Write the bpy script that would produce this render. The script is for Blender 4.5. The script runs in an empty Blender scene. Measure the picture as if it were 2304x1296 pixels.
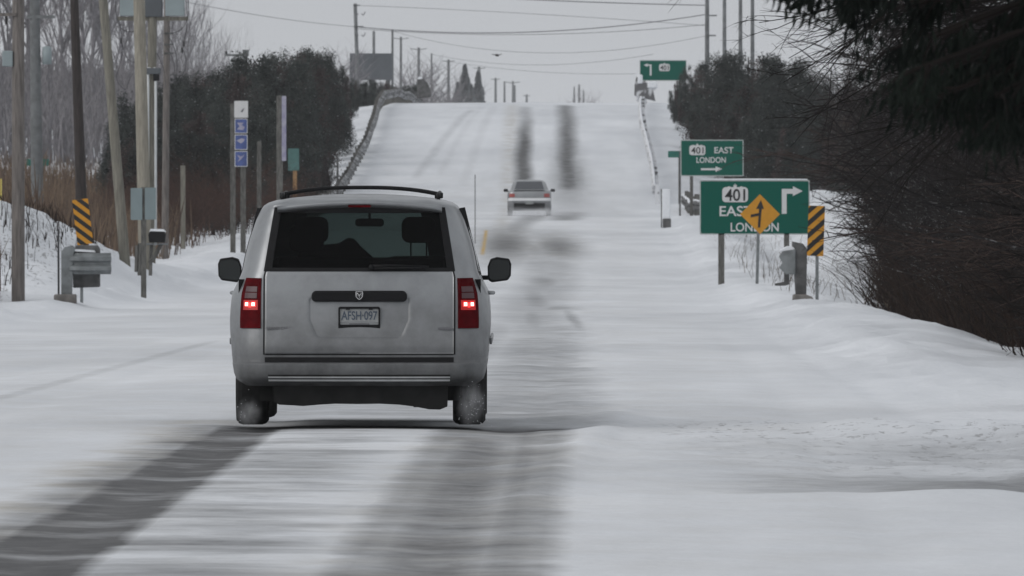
import bpy, bmesh, math, random
import numpy as np
from mathutils import Vector, Matrix

R = math.radians
C = bpy.context.scene.collection
SC = bpy.context.scene

# ------------------------------------------------------------------ camera
# world: X right, Y along the view, Z up.  Road surface under the van (Y=100) is z=0, lens 1.854 m above it.
F = 30200.0           # focal length in pixels of a 2304 wide frame (long telephoto)
CAMZ = 1.854
HOR = 400.0           # row of the horizontal plane through the lens
cam = bpy.data.cameras.new("camera")
cam.sensor_width = 36.0
cam.lens = 36.0 * F / 2304.0
cam.shift_y = -(648.0 - HOR) / 2304.0
cam.clip_start = 1.0
cam.clip_end = 30000.0
cam.dof.use_dof = True
cam.dof.focus_distance = 102.0
cam.dof.aperture_fstop = 30.0
camo = bpy.data.objects.new("camera", cam)
camo.location = (0, 0, CAMZ)
camo.rotation_euler = (R(90), 0, 0)
C.objects.link(camo)
SC.camera = camo

# ------------------------------------------------------------------ world and light (flat overcast winter day)
SUN_EL, SUN_AZ = 30.0, 238.0
world = bpy.data.worlds.new("World")
SC.world = world
world.use_nodes = True
nt = world.node_tree
for n in list(nt.nodes):
    nt.nodes.remove(n)
out = nt.nodes.new("ShaderNodeOutputWorld")
bg = nt.nodes.new("ShaderNodeBackground")
sky = nt.nodes.new("ShaderNodeTexSky")
sky.sky_type = 'NISHITA'
sky.sun_disc = False
sky.sun_elevation = R(SUN_EL)
sky.sun_rotation = R(SUN_AZ)
sky.dust_density = 4.0
sky.air_density = 1.0
hs = nt.nodes.new("ShaderNodeHueSaturation")
hs.inputs['Saturation'].default_value = 0.12
cl = nt.nodes.new("ShaderNodeMix")
cl.data_type = 'RGBA'
cl.inputs[0].default_value = 0.88
cl.inputs[7].default_value = (6.0, 6.2, 6.5, 1)     # the cloud deck
nt.links.new(sky.outputs[0], hs.inputs['Color'])
nt.links.new(hs.outputs[0], cl.inputs[6])
nt.links.new(cl.outputs[2], bg.inputs[0])
bg.inputs[1].default_value = 0.075
nt.links.new(bg.outputs[0], out.inputs[0])
sun = bpy.data.lights.new("sun", 'SUN')
sun.energy = 0.65
sun.angle = R(45)
sun.color = (1.0, 0.97, 0.94)
suno = bpy.data.objects.new("sun", sun)
suno.rotation_euler = (R(90 - SUN_EL), 0, R(180 - SUN_AZ))
C.objects.link(suno)

SC.view_settings.view_transform = 'Standard'
SC.view_settings.look = 'None'
SC.view_settings.exposure = 0.29
SC.view_settings.gamma = 1.0
SC.view_settings.use_curve_mapping = False
SC.cycles.max_bounces = 8
SC.cycles.transparent_max_bounces = 12
SC.cycles.volume_bounces = 1
SC.cycles.volume_step_rate = 1.0
SC.cycles.use_denoising = True

# ------------------------------------------------------------------ helpers
def pt(px, row, Y):
    """the point that pixel (px,row) of the photograph shows when it lies at distance Y"""
    return Vector(((px - 1152.0) * Y / F, Y, CAMZ - (row - HOR) * Y / F))

class MB:
    def __init__(self):
        self.v = []; self.f = []
    def add(self, vs, fs):
        b = len(self.v)
        self.v.extend([tuple(p) for p in vs])
        self.f.extend([tuple(i + b for i in f) for f in fs])
        return self
    def box(self, c, s, rot=None):
        hx, hy, hz = s[0] / 2, s[1] / 2, s[2] / 2
        vs = [Vector((x, y, z)) for x in (-hx, hx) for y in (-hy, hy) for z in (-hz, hz)]
        if rot is not None:
            vs = [rot @ p for p in vs]
        c = Vector(c)
        vs = [p + c for p in vs]
        return self.add(vs, [(0, 1, 3, 2), (4, 6, 7, 5), (0, 4, 5, 1), (2, 3, 7, 6), (0, 2, 6, 4), (1, 5, 7, 3)])
    def tube(self, pts, rad, n=8, caps=True):
        pts = [Vector(p) for p in pts]
        if not isinstance(rad, (list, tuple)):
            rad = [rad] * len(pts)
        vs = []; fs = []
        up = None
        for i, p in enumerate(pts):
            d = (pts[min(i + 1, len(pts) - 1)] - pts[max(i - 1, 0)])
            if d.length < 1e-9: d = Vector((0, 0, 1))
            d.normalize()
            if up is None:
                a = Vector((1, 0, 0)) if abs(d.x) < 0.9 else Vector((0, 1, 0))
                up = (a - d * a.dot(d)).normalized()
            else:
                up = (up - d * up.dot(d))
                if up.length < 1e-6: up = Vector((1, 0, 0))
                up.normalize()
            w = d.cross(up)
            for k in range(n):
                a = 2 * math.pi * k / n
                vs.append(p + (up * math.cos(a) + w * math.sin(a)) * rad[i])
        for i in range(len(pts) - 1):
            for k in range(n):
                k2 = (k + 1) % n
                fs.append((i * n + k, i * n + k2, (i + 1) * n + k2, (i + 1) * n + k))
        if caps:
            fs.append(tuple(range(n - 1, -1, -1)))
            fs.append(tuple((len(pts) - 1) * n + k for k in range(n)))
        return self.add(vs, fs)
    def prism(self, outline, y0, y1, M=None):
        """outline of (x,z) points (counter-clockwise seen from -y) given thickness along y"""
        n = len(outline)
        vs = [Vector((x, y0, z)) for x, z in outline] + [Vector((x, y1, z)) for x, z in outline]
        if M is not None: vs = [M @ p for p in vs]
        fs = [tuple(range(n)), tuple(range(2 * n - 1, n - 1, -1))]
        for i in range(n):
            j = (i + 1) % n
            fs.append((j, i, i + n, j + n))
        return self.add(vs, fs)
    def build(self, name, m, parent=None, smooth=False, bevel=0.0, seg=2):
        me = bpy.data.meshes.new(name)
        me.from_pydata(self.v, [], self.f)
        me.update()
        me.materials.append(m)
        if smooth:
            me.polygons.foreach_set("use_smooth", [True] * len(me.polygons))
        o = bpy.data.objects.new(name, me)
        C.objects.link(o)
        if parent is not None: o.parent = parent
        if bevel > 0:
            b = o.modifiers.new("bevel", 'BEVEL')
            b.width = bevel; b.segments = seg; b.limit_method = 'ANGLE'; b.angle_limit = R(35)
        return o

def tag(o, label=None, cat=None, group=None, kind=None):
    if label: o['label'] = label
    if cat: o['category'] = cat
    if group: o['group'] = group
    if kind: o['kind'] = kind
    return o

def thing(name, label, cat, loc=(0, 0, 0), rz=0.0, group=None):
    o = bpy.data.objects.new(name, None)
    C.objects.link(o)
    o.location = loc
    o.rotation_euler = (0, 0, rz)
    o.empty_display_size = 0.3
    return tag(o, label, cat, group)

def roundrect(w, h, r, cx=0, cz=0, n=5):
    pts = []
    for (sx, sz, a0) in ((1, -1, -90), (1, 1, 0), (-1, 1, 90), (-1, -1, 180)):
        for k in range(n + 1):
            a = R(a0 + 90 * k / n)
            pts.append((cx + sx * (w / 2 - r) + r * math.cos(a), cz + sz * (h / 2 - r) + r * math.sin(a)))
    return pts

# ------------------------------------------------------------------ materials
def mat(name, col, rough=0.6, metal=0.0, var=0.0, scale=8.0, emit=None, coat=0.0, spec=0.5, bump=0.0, bscale=30.0,
        col2=None, stretch=(1, 1, 1), ctrl=(0.35, 0.65), objvar=0.0):
    m = bpy.data.materials.new(name)
    m.use_nodes = True
    t = m.node_tree
    b = t.nodes['Principled BSDF']
    b.inputs['Roughness'].default_value = rough
    b.inputs['Metallic'].default_value = metal
    b.inputs['Specular IOR Level'].default_value = spec
    b.inputs['Coat Weight'].default_value = coat
    b.inputs['Base Color'].default_value = (*col, 1)
    tc = t.nodes.new("ShaderNodeTexCoord")
    mp = t.nodes.new("ShaderNodeMapping")
    mp.inputs['Scale'].default_value = stretch
    t.links.new(tc.outputs['Object'], mp.inputs[0])
    last = None
    if var > 0 or col2 is not None:
        nz = t.nodes.new("ShaderNodeTexNoise")
        nz.inputs['Scale'].default_value = scale
        nz.inputs['Detail'].default_value = 5
        t.links.new(mp.outputs[0], nz.inputs['Vector'])
        cr = t.nodes.new("ShaderNodeValToRGB")
        c2 = col2 if col2 is not None else tuple(min(1, c * (1 + var)) for c in col)
        c1 = col if col2 is not None else tuple(c * (1 - var) for c in col)
        cr.color_ramp.elements[0].position = ctrl[0]
        cr.color_ramp.elements[1].position = ctrl[1]
        cr.color_ramp.elements[0].color = (*c1, 1)
        cr.color_ramp.elements[1].color = (*c2, 1)
        t.links.new(nz.outputs[0], cr.inputs[0])
        last = cr.outputs[0]
    if objvar > 0:
        oi = t.nodes.new("ShaderNodeObjectInfo")
        h = t.nodes.new("ShaderNodeHueSaturation")
        mr = t.nodes.new("ShaderNodeMapRange")
        mr.inputs[3].default_value = 1 - objvar
        mr.inputs[4].default_value = 1 + objvar
        t.links.new(oi.outputs['Random'], mr.inputs[0])
        t.links.new(mr.outputs[0], h.inputs['Value'])
        if last: t.links.new(last, h.inputs['Color'])
        else: h.inputs['Color'].default_value = (*col, 1)
        last = h.outputs[0]
    if last: t.links.new(last, b.inputs['Base Color'])
    if bump > 0:
        nb = t.nodes.new("ShaderNodeTexNoise")
        nb.inputs['Scale'].default_value = bscale
        nb.inputs['Detail'].default_value = 4
        t.links.new(mp.outputs[0], nb.inputs['Vector'])
        bp = t.nodes.new("ShaderNodeBump")
        bp.inputs['Strength'].default_value = bump
        bp.inputs['Distance'].default_value = 0.02
        t.links.new(nb.outputs[0], bp.inputs['Height'])
        t.links.new(bp.outputs[0], b.inputs['Normal'])
    if emit:
        b.inputs['Emission Color'].default_value = (*emit[0], 1)
        b.inputs['Emission Strength'].default_value = emit[1]
    return m

def glassmat(name, tint, gloss=0.05, rough=0.03):
    m = bpy.data.materials.new(name)
    m.use_nodes = True
    t = m.node_tree
    for n in list(t.nodes): t.nodes.remove(n)
    o = t.nodes.new("ShaderNodeOutputMaterial")
    tr = t.nodes.new("ShaderNodeBsdfTransparent"); tr.inputs[0].default_value = (*tint, 1)
    gl = t.nodes.new("ShaderNodeBsdfGlossy"); gl.inputs['Roughness'].default_value = rough
    fr = t.nodes.new("ShaderNodeFresnel"); fr.inputs[0].default_value = 1.45
    mu = t.nodes.new("ShaderNodeMath"); mu.operation = 'MULTIPLY'; mu.inputs[1].default_value = gloss
    mx = t.nodes.new("ShaderNodeMixShader")
    t.links.new(fr.outputs[0], mu.inputs[0])
    t.links.new(mu.outputs[0], mx.inputs[0])
    t.links.new(tr.outputs[0], mx.inputs[1])
    t.links.new(gl.outputs[0], mx.inputs[2])
    t.links.new(mx.outputs[0], o.inputs[0])
    return m

def paintmat(name, col, grime_shade, z0, z1, metal=0.75, rough=0.38):
    """car paint with road dirt and painted shade that thin out upwards and a little speckle"""
    m = mat(name, col, rough=rough, metal=metal, coat=0.25)
    t = m.node_tree
    b = t.nodes['Principled BSDF']
    tc = t.nodes.new("ShaderNodeTexCoord")
    sp = t.nodes.new("ShaderNodeSeparateXYZ")
    t.links.new(tc.outputs['Object'], sp.inputs[0])
    mr = t.nodes.new("ShaderNodeMapRange")
    mr.inputs[1].default_value = z0; mr.inputs[2].default_value = z1
    mr.inputs[3].default_value = 0.85; mr.inputs[4].default_value = 0.0
    t.links.new(sp.outputs['Z'], mr.inputs[0])
    nz = t.nodes.new("ShaderNodeTexNoise"); nz.inputs['Scale'].default_value = 3.0; nz.inputs['Detail'].default_value = 8
    nz.inputs['Roughness'].default_value = 0.65
    t.links.new(tc.outputs['Object'], nz.inputs['Vector'])
    ad = t.nodes.new("ShaderNodeMath"); ad.operation = 'MULTIPLY_ADD'
    ad.inputs[1].default_value = 1.0; ad.inputs[2].default_value = 0.0
    a2 = t.nodes.new("ShaderNodeMath"); a2.operation = 'SUBTRACT'; a2.inputs[1].default_value = 0.42
    t.links.new(nz.outputs[0], a2.inputs[0])
    a3 = t.nodes.new("ShaderNodeMath"); a3.operation = 'ADD'; a3.use_clamp = True
    t.links.new(mr.outputs[0], a3.inputs[0]); t.links.new(a2.outputs[0], a3.inputs[1])
    mx = t.nodes.new("ShaderNodeMix"); mx.data_type = 'RGBA'
    mx.inputs[6].default_value = (*col, 1); mx.inputs[7].default_value = (*grime_shade, 1)
    t.links.new(a3.outputs[0], mx.inputs[0])
    t.links.new(mx.outputs[2], b.inputs['Base Color'])
    m2 = t.nodes.new("ShaderNodeMapRange"); m2.inputs[3].default_value = rough; m2.inputs[4].default_value = 0.85
    t.links.new(a3.outputs[0], m2.inputs[0]); t.links.new(m2.outputs[0], b.inputs['Roughness'])
    m3 = t.nodes.new("ShaderNodeMapRange"); m3.inputs[3].default_value = metal; m3.inputs[4].default_value = 0.0
    t.links.new(a3.outputs[0], m3.inputs[0]); t.links.new(m3.outputs[0], b.inputs['Metallic'])
    return m

M = {}
M['paint'] = paintmat('silver_paint', (.33, .34, .35), (.045, .046, .047), 0.28, 1.05)  # shade of the lower panels and road dirt share one dark tone
M['paint2'] = paintmat('pale_silver_paint', (.36, .37, .38), (.14, .14, .145), 0.15, 0.8)
M['black'] = mat('black_plastic', (.006, .006, .007), rough=.5, var=.2, spec=.22)
M['rubber'] = mat('tyre_rubber', (.008, .008, .008), rough=.85, var=.4, scale=20, bump=.3)
M['under'] = mat('underbody', (.01, .01, .01), rough=.9, var=.4)
M['dark_glass'] = mat('dark_side_glass', (.01, .01, .013), rough=.06)
M['rear_glass'] = glassmat('tinted_rear_glass', (.075, .105, .10), gloss=.25, rough=.05)
M['wind_glass'] = glassmat('windshield_glass', (.75, .8, .78), gloss=.3)
M['cabin'] = mat('cabin_trim', (.008, .008, .009), rough=.9, spec=.2)
M['fabric'] = mat('seat_fabric', (.008, .008, .009), rough=.95, var=.2, scale=30)
M['lens'] = mat('red_lens', (.075, .001, .003), rough=.5, spec=.04, var=.25, scale=14)
M['lens_dull'] = mat('reverse_lens', (.085, .04, .045), rough=.35)
M['bulb'] = mat('lit_bulb', (.9, .03, .02), emit=((1.0, .03, .03), 2.6))
M['bulbhot'] = mat('lit_filament', (1, .5, .4), emit=((1.0, .35, .30), 3.5))
M['lensglow'] = mat('lit_lens', (.15, .004, .005), rough=.4, emit=((1.0, .01, .01), .22))
M['chrome'] = mat('chrome', (.6, .6, .6), rough=.25, metal=1)
M['plate'] = mat('plate_white', (.30, .31, .31), rough=.5, var=.12, scale=20)
M['plate_blue'] = mat('plate_lettering', (.07, .09, .12), rough=.6)
M['badge'] = mat('badge_grey', (.16, .16, .17), rough=.4, metal=.4)
M['wood'] = mat('weathered_pole_wood', (.145, .13, .12), rough=.9, var=.3, scale=6, stretch=(4, 4, .4), bump=.4, bscale=12, objvar=.12)
M['wood_pale'] = mat('pale_pole_wood', (.27, .25, .205), rough=.9, var=.2, scale=6, stretch=(4, 4, .4), bump=.4, bscale=12)
M['wood_mid'] = mat('tan_pole_wood', (.185, .175, .145), rough=.9, var=.25, scale=6, stretch=(4, 4, .4), bump=.4, bscale=12)
M['wood_dark'] = mat('dark_pole_wood', (.035, .028, .026), rough=.9, var=.3, scale=6, stretch=(4, 4, .4), bump=.4, bscale=12)
M['wood_far'] = mat('hazed_pole_wood', (.15, .158, .16), rough=.9, var=.2, scale=4, objvar=.15)  # paler than the near poles: distance haze painted into the wood
M['conduit'] = mat('white_conduit', (.62, .64, .64), rough=.5, var=.05)
M['wire'] = mat('wire', (.05, .05, .055), rough=.6)
M['insul'] = mat('dark_insulator', (.01, .01, .01), rough=.5)
M['greybox'] = mat('grey_cabinet', (.27, .32, .33), rough=.7, var=.06, scale=3)
M['galv'] = mat('galvanised_steel', (.20, .215, .22), rough=.65, metal=.25, var=.25, scale=5, col2=None, bump=.1)
M['galv_dark'] = mat('weathered_steel', (.10, .10, .10), rough=.8, metal=.1, var=.35, scale=5)
M['railsnow'] = mat('snow_dusted_steel', (.13, .13, .135), col2=(.62, .63, .65), rough=.8, scale=2.2, ctrl=(.52, .60))
M['raildark'] = mat('weathered_rail_steel', (.085, .085, .085), col2=(.55, .56, .58), rough=.85, scale=2.2, ctrl=(.50, .62))
M['railplaster'] = mat('snow_plastered_steel', (.12, .12, .125), col2=(.70, .71, .73), rough=.85, scale=3.5, ctrl=(.40, .45))
M['concrete'] = mat('concrete', (.17, .16, .15), rough=.95, var=.3, scale=6, bump=.4)
M['post_wood'] = mat('grey_post_wood', (.11, .108, .10), rough=.95, var=.35, scale=8, stretch=(3, 3, .6), objvar=.15)
M['sign_green'] = mat('green_sign_sheeting', (.003, .095, .068), rough=.7, spec=.12)
M['sign_green_far'] = mat('dull_green_sheeting', (.008, .13, .10), rough=.6, var=.1, scale=3)
M['sign_white'] = mat('white_sheeting', (.62, .62, .62), rough=.6, var=.04, scale=4)
M['sign_edge'] = mat('sign_border', (.42, .45, .44), rough=.6, var=.08)
M['sign_black'] = mat('black_sheeting', (.012, .012, .012), rough=.6)
M['sign_yellow'] = mat('amber_sheeting', (.60, .27, .012), rough=.55, var=.06, scale=5)
M['sign_blue'] = mat('blue_sheeting', (.065, .10, .28), rough=.6, var=.2, scale=5)
M['sign_lilac'] = mat('lilac_sheeting', (.26, .25, .38), col2=(.42, .41, .48), rough=.6, scale=4)
M['sign_teal'] = mat('teal_sheeting', (.07, .16, .15), rough=.7, var=.15, scale=4)
M['signback'] = mat('grey_sign_back', (.20, .25, .26), rough=.7, var=.06, scale=3)
M['signback_far'] = mat('dull_board_back', (.10, .11, .12), rough=.85, var=.1, scale=1)
M['orange_post'] = mat('orange_post', (.34, .20, .09), rough=.8, var=.2, scale=6)
M['yellow_post'] = mat('yellow_post', (.6, .48, .12), rough=.7)
M['snowcap'] = mat('snow_cap', (.80, .82, .85), rough=.9, var=.04, bump=.4, bscale=8)
M['bark'] = mat('bark', (.014, .011, .010), rough=.95, spec=.2, var=.35, scale=5, objvar=.25)
M['leaf_snow'] = mat('snow_on_foliage', (.34, .35, .36), rough=.9, var=.2)
M['bark_brown'] = mat('brown_bark', (.040, .028, .024), rough=.95, var=.4, scale=5, objvar=.3, spec=.1)
M['bark_grey'] = mat('grey_bark', (.022, .020, .020), col2=(.16, .155, .155), rough=.95, scale=7, ctrl=(.56, .66), objvar=.3, spec=.1)
M['bark_red'] = mat('russet_bark', (.075, .045, .036), rough=.95, var=.4, scale=5, objvar=.25, spec=.1)
M['bark_far'] = mat('hazed_bark', (.21, .20, .21), rough=.95, var=.3, scale=3, objvar=.2)  # greyed pale, haze is put into the bark colour
M['cedar'] = mat('cedar_foliage', (.018, .024, .022), col2=(.068, .076, .070), rough=.85, scale=1.6, objvar=.3, spec=.2)
M['cedar_brown'] = mat('dry_foliage', (.034, .024, .024), col2=(.095, .070, .066), rough=.9, scale=1.3, objvar=.3, spec=.2)
M['spruce'] = mat('spruce_needles', (.003, .005, .004), col2=(.012, .017, .013), rough=.9, scale=3, spec=.15)
M['farspruce'] = mat('hazed_spruce_needles', (.12, .13, .135), col2=(.20, .215, .22), rough=.9, scale=.8, objvar=.2)  # grey needle tones have the haze painted in
M['brush'] = mat('dead_brush', (.008, .006, .0055), col2=(.035, .022, .016), rough=.95, scale=.5, spec=.1)
M['reed'] = mat('dry_reeds', (.075, .052, .042), col2=(.20, .145, .10), rough=.95, scale=.35, spec=.1)
M['weed'] = mat('dead_weeds', (.10, .08, .06), rough=.95, var=.4, scale=1)
M['bird'] = mat('bird_plumage', (.04, .035, .035), rough=.9)

def text(parent, name, body, m, x, y, z, h, rz=0.0, width=None, ext=0.002, rot_flip=False):
    """upright lettering facing -y; (x,z) is the centre, h the cap height"""
    cu = bpy.data.curves.new(name, 'FONT')
    cu.body = body
    cu.align_x = 'CENTER'; cu.align_y = 'CENTER'
    cu.size = h / 0.70
    cu.extrude = ext
    cu.offset = h * 0.018
    o = bpy.data.objects.new(name, cu)
    C.objects.link(o)
    dg = bpy.context.evaluated_depsgraph_get()
    me = bpy.data.meshes.new_from_object(o.evaluated_get(dg))
    bpy.data.objects.remove(o)
    co = np.array([v.co[:] for v in me.vertices])
    if len(co) == 0: return None
    mn = co.min(0); mx = co.max(0)
    c = (mn + mx) / 2
    sx = (width / (mx[0] - mn[0])) if width else 1.0
    sz = h / (mx[1] - mn[1])
    new = np.stack([(co[:, 0] - c[0]) * sx + x, -co[:, 2] + y, (co[:, 1] - c[1]) * sz + z], 1)
    me.vertices.foreach_set("co", new.ravel())
    me.update()
    me.name = name
    me.materials.clear(); me.materials.append(m)
    o = bpy.data.objects.new(name, me)
    C.objects.link(o)
    o.parent = parent
    return o

# ------------------------------------------------------------------ terrain
PY = np.array([-400, 0, 40, 62.5, 100, 150, 200, 255, 300, 330, 365, 400, 450, 485, 500, 515, 530, 545, 560, 580, 600, 620, 640, 660, 680, 700, 720, 760, 820, 900, 1100, 1500, 2200, 4500, 9000.])
PR = dict()   # road surface heights relative to the lens
PZc = np.array([1.0, -1.60, -1.80, -1.854, -1.854, -2.06, -2.27, -2.50, -2.64, -2.68, -2.67, -2.50, -2.08, -1.69, -1.56, -1.50, -1.50, -1.38, -1.06, -.30, .62, 1.52, 2.36, 3.08, 3.62, 3.93, 4.05, 4.00, 3.7, 3.2, 3.0, 4.0, 6.0, 14.0, 30.0])
PZc[0] = -1.60
def smooth_profile():
    yy = np.arange(-400, 9001, 1.0)
    zz = np.interp(yy, PY, PZc)
    # local smoothing, 12 m window
    k = np.hanning(15); k /= k.sum()
    zp = np.pad(zz, 7, mode='edge')
    return yy, np.convolve(zp, k, mode='valid') + CAMZ
_py, _pz = smooth_profile()
def prof(Y): return np.interp(Y, _py, _pz)
CY = np.array([-400, 60, 445, 583, 690, 760, 900, 1500, 9000.])
CX = np.array([-6.0, -3.12, -.95, -.40, .25, .9, 2.6, 9.0, 60.])
def xc(Y): return np.interp(Y, CY, CX)

_rs = np.random.RandomState(5)
_waves = [( _rs.uniform(.05, .5), _rs.uniform(0, 6.28), _rs.uniform(0, 6.28)) for _ in range(10)]
def rough(X, Y):
    s = 0
    for f, a, b in _waves:
        s = s + np.sin(X * f * math.cos(a) * 2.2 + Y * f * math.sin(a) + b) / 10.0
    return s
def sstep(a, b, x):
    t = np.clip((x - a) / (b - a), 0, 1)
    return t * t * (3 - 2 * t)
def gauss(x, s): return np.exp(-(x / s) ** 2)
_lat = np.random.RandomState(77).uniform(-1, 1, (256, 256))
def vnoise(X, Y, sx, sy):
    """smooth lattice noise, cell size sx by sy metres"""
    a = np.asarray(X, float) / sx; b = np.asarray(Y, float) / sy
    i = np.floor(a).astype(int); j = np.floor(b).astype(int)
    fa = a - i; fb = b - j
    fa = fa * fa * (3 - 2 * fa); fb = fb * fb * (3 - 2 * fb)
    g = lambda p, q: _lat[p % 256, q % 256]
    return (g(i, j) * (1 - fa) + g(i + 1, j) * fa) * (1 - fb) + (g(i, j + 1) * (1 - fa) + g(i + 1, j + 1) * fa) * fb

def ground_z(X, Y):
    X = np.asarray(X, float); Y = np.asarray(Y, float)
    u = X - xc(Y)
    z = prof(Y) - 0.012 * np.minimum(np.abs(u), 7.0) * 0.6
    # ---- right side : shoulder, then it falls away to the brush
    hillr = sstep(520, 640, Y) * (1 - sstep(1500, 3000, Y))
    dr = np.clip(u - 7.3, 0, 60)
    z = z - (0.10 + 0.35 * hillr) * np.minimum(dr, 9) * sstep(7.3, 9.5, u)
    z = z + 0.22 * gauss(u - 8.2, 1.0) * sstep(150, 200, Y) * (1 - sstep(480, 540, Y))
    # bank of ploughed snow behind the large sign
    z = z + 1.5 * sstep(9.0, 12.5, u) * sstep(330, 420, Y) * (1 - sstep(600, 680, Y))
    # ---- left side : ploughed bank and the higher snow field
    dl = np.clip(-u - 6.6, 0, 60)
    z = z + 0.30 * gauss(-u - 7.6, .9) * sstep(230, 280, Y) * (1 - sstep(480, 540, Y))
    z = z + 1.95 * sstep(6.5, 9.8, -u) * gauss(Y - 308, 34)
    z = z - 0.12 * np.minimum(dl, 8) * sstep(560, 620, Y)
    z = z + 0.25 * sstep(7.5, 10.5, -u) * sstep(330, 380, Y) * (1 - sstep(520, 580, Y))
    z = z + 1.0 * sstep(10, 30, np.abs(u)) * sstep(200, 400, Y) * (1-sstep(700, 900, Y))
    # ---- side entrance on the near right with its windrow lips
    e = sstep(3.8, 6.0, u)
    z = z - 0.05 * e * np.exp(-((Y - 90.0) / 6.0) ** 4)
    z = z + 0.022 * e * gauss(Y - 80.0 - .25 * np.sin(X * 3.1) - .2 * np.sin(X * 7.3), 0.9)
    z = z + 0.10 * e * gauss(Y - 101.5 + 1.2 * (X - 1.5), 2.0)
    # ridge thrown up by the plough, running from the lane edge out to the entrance
    z = z + 0.03 * gauss(u - 3.55 - 0.02 * (Y - 100), .16) * sstep(70, 85, Y) * (1 - sstep(104, 118, Y))
    # ruts pressed into the lanes
    for a0, a1, w_ in ((-2.4, -1.9, .22), (-.45, .0, .25), (1.9, 2.25, .18), (3.0, 3.2, .15), (-4.6, -4.2, .2), (-6.0, -5.6, .2)):
        z = z - .014 * gauss(X - (a0 + (a1 - a0) * (Y - 60) / 40.0), w_) * sstep(40, 60, Y) * (1 - sstep(130, 260, Y))
    # general unevenness
    amp = 0.015 + 0.10 * sstep(7.5, 10, np.abs(u))
    z = z + rough(X, Y) * amp * 3 * (.25 + .75 * sstep(4.5, 7.5, np.abs(u)))
    # clods and crusts thrown up by the plough on both shoulders and the bank
    au = np.abs(u)
    clod = sstep(5.2, 7.2, au) * (1 - sstep(600, 800, Y))
    lump = .5 * vnoise(X, Y, .9, 1.6) + .3 * np.abs(vnoise(X + 31, Y, .45, .8)) + .2 * vnoise(X, Y + 9, .25, .5)
    z = z + (.10 * clod + .16 * clod * sstep(7.0, 8.5, -u) * gauss(Y - 300, 50)) * lump
    z = z + .05 * sstep(3.2, 4.2, u) * lump * np.exp(-((Y - 97) / 9.0) ** 4)
    z = z + .05 * sstep(2.4, 3.0, u) * (1 - sstep(3.4, 4.4, u)) * lump * sstep(62, 90, Y) * (1 - sstep(300, 420, Y))
    z = z + .14 * gauss(-u - 6.7, .5) * (.7 + .6 * lump) * sstep(140, 200, Y) * (1 - sstep(520, 580, Y))
    z = z + .12 * gauss(u - 7.1, .5) * (.7 + .6 * lump) * sstep(110, 160, Y) * (1 - sstep(480, 540, Y))
    z = z + 0.003 * np.sin(Y * 2.1 + 1.5 * np.sin(X * .8)) * (1 - sstep(5, 7, np.abs(u))) * (1 - sstep(140, 200, Y))
    return z
def gz(X, Y): return float(ground_z(X, Y))

def ground_at(px, row, near=45.0, far=710.0):
    """where the ray through that pixel first meets the road surface (for laying out what lies on it)"""
    ys = np.arange(near, far, 0.5)
    X = (px - 1152.0) * ys / F
    rz = CAMZ - (row - HOR) * ys / F
    g = prof(ys)
    i = np.argmax(g >= rz)
    if g[i] < rz[i]: i = len(ys) - 1
    return float(X[i]), float(ys[i])

def grid(us, ys, name, m, kind='structure', hole=None, masks=None):
    U, Yg = np.meshgrid(us, ys)
    X = U + xc(Yg)
    Z = ground_z(X, Yg)
    nv = U.size; nr, nc = U.shape
    co = np.stack([X, Yg, Z], -1).reshape(-1, 3)
    me = bpy.data.meshes.new(name)
    me.vertices.add(nv)
    me.vertices.foreach_set("co", co.ravel())
    i = np.arange(nr - 1)[:, None] * nc + np.arange(nc - 1)[None, :]
    q = np.stack([i, i + 1, i + nc + 1, i + nc], -1).reshape(-1, 4)
    me.loops.add(q.size)
    me.loops.foreach_set("vertex_index", q.ravel().astype(np.int32))
    me.polygons.add(len(q))
    me.polygons.foreach_set("loop_start", (np.arange(len(q)) * 4).astype(np.int32))
    me.polygons.foreach_set("loop_total", np.full(len(q), 4, np.int32))
    me.polygons.foreach_set("use_smooth", np.ones(len(q), bool))
    me.update(calc_edges=True)
    me.materials.append(m)
    if masks:
        for k, fn in masks.items():
            a = me.attributes.new(k, 'FLOAT', 'POINT')
            a.data.foreach_set("value", fn(co[:, 0], co[:, 1]).astype(np.float32))
    o = bpy.data.objects.new(name, me)
    C.objects.link(o)
    if kind: o['kind'] = kind
    return o

def capsule(X, Y, p, q, w, soft):
    """soft stroke from p to q in road coordinates, half width w (m) across the road"""
    (x0, y0), (x1, y1) = p, q
    t = np.clip((Y - y0) / (y1 - y0), 0, 1)
    cx = x0 + (x1 - x0) * t
    ww = w[0] + (w[1] - w[0]) * t
    d = np.abs(X - cx)
    a = 1 - sstep(ww - soft, ww + soft, d)
    e = max(1.0, .05 * abs(y1 - y0))
    lo, hi = min(y0, y1), max(y0, y1)
    return a * sstep(lo - e, lo + e, Y) * (1 - sstep(hi - e, hi + e, Y))
def blob(X, Y, c, r, p=2.0):
    d = (np.abs((X - c[0]) / r[0]) ** p + np.abs((Y - c[1]) / r[1]) ** p)
    return np.exp(-d)
def PB(px, row, rx, rrow):
    """blob on the road from its centre pixel and half sizes"""
    x, y = ground_at(px, row)
    _, ya = ground_at(px, row + rrow)
    _, yb = ground_at(px, max(row - rrow, 222))
    return (x, y), (max(.05, rx * y / F), max(.3, (yb - ya) / 2))

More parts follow.
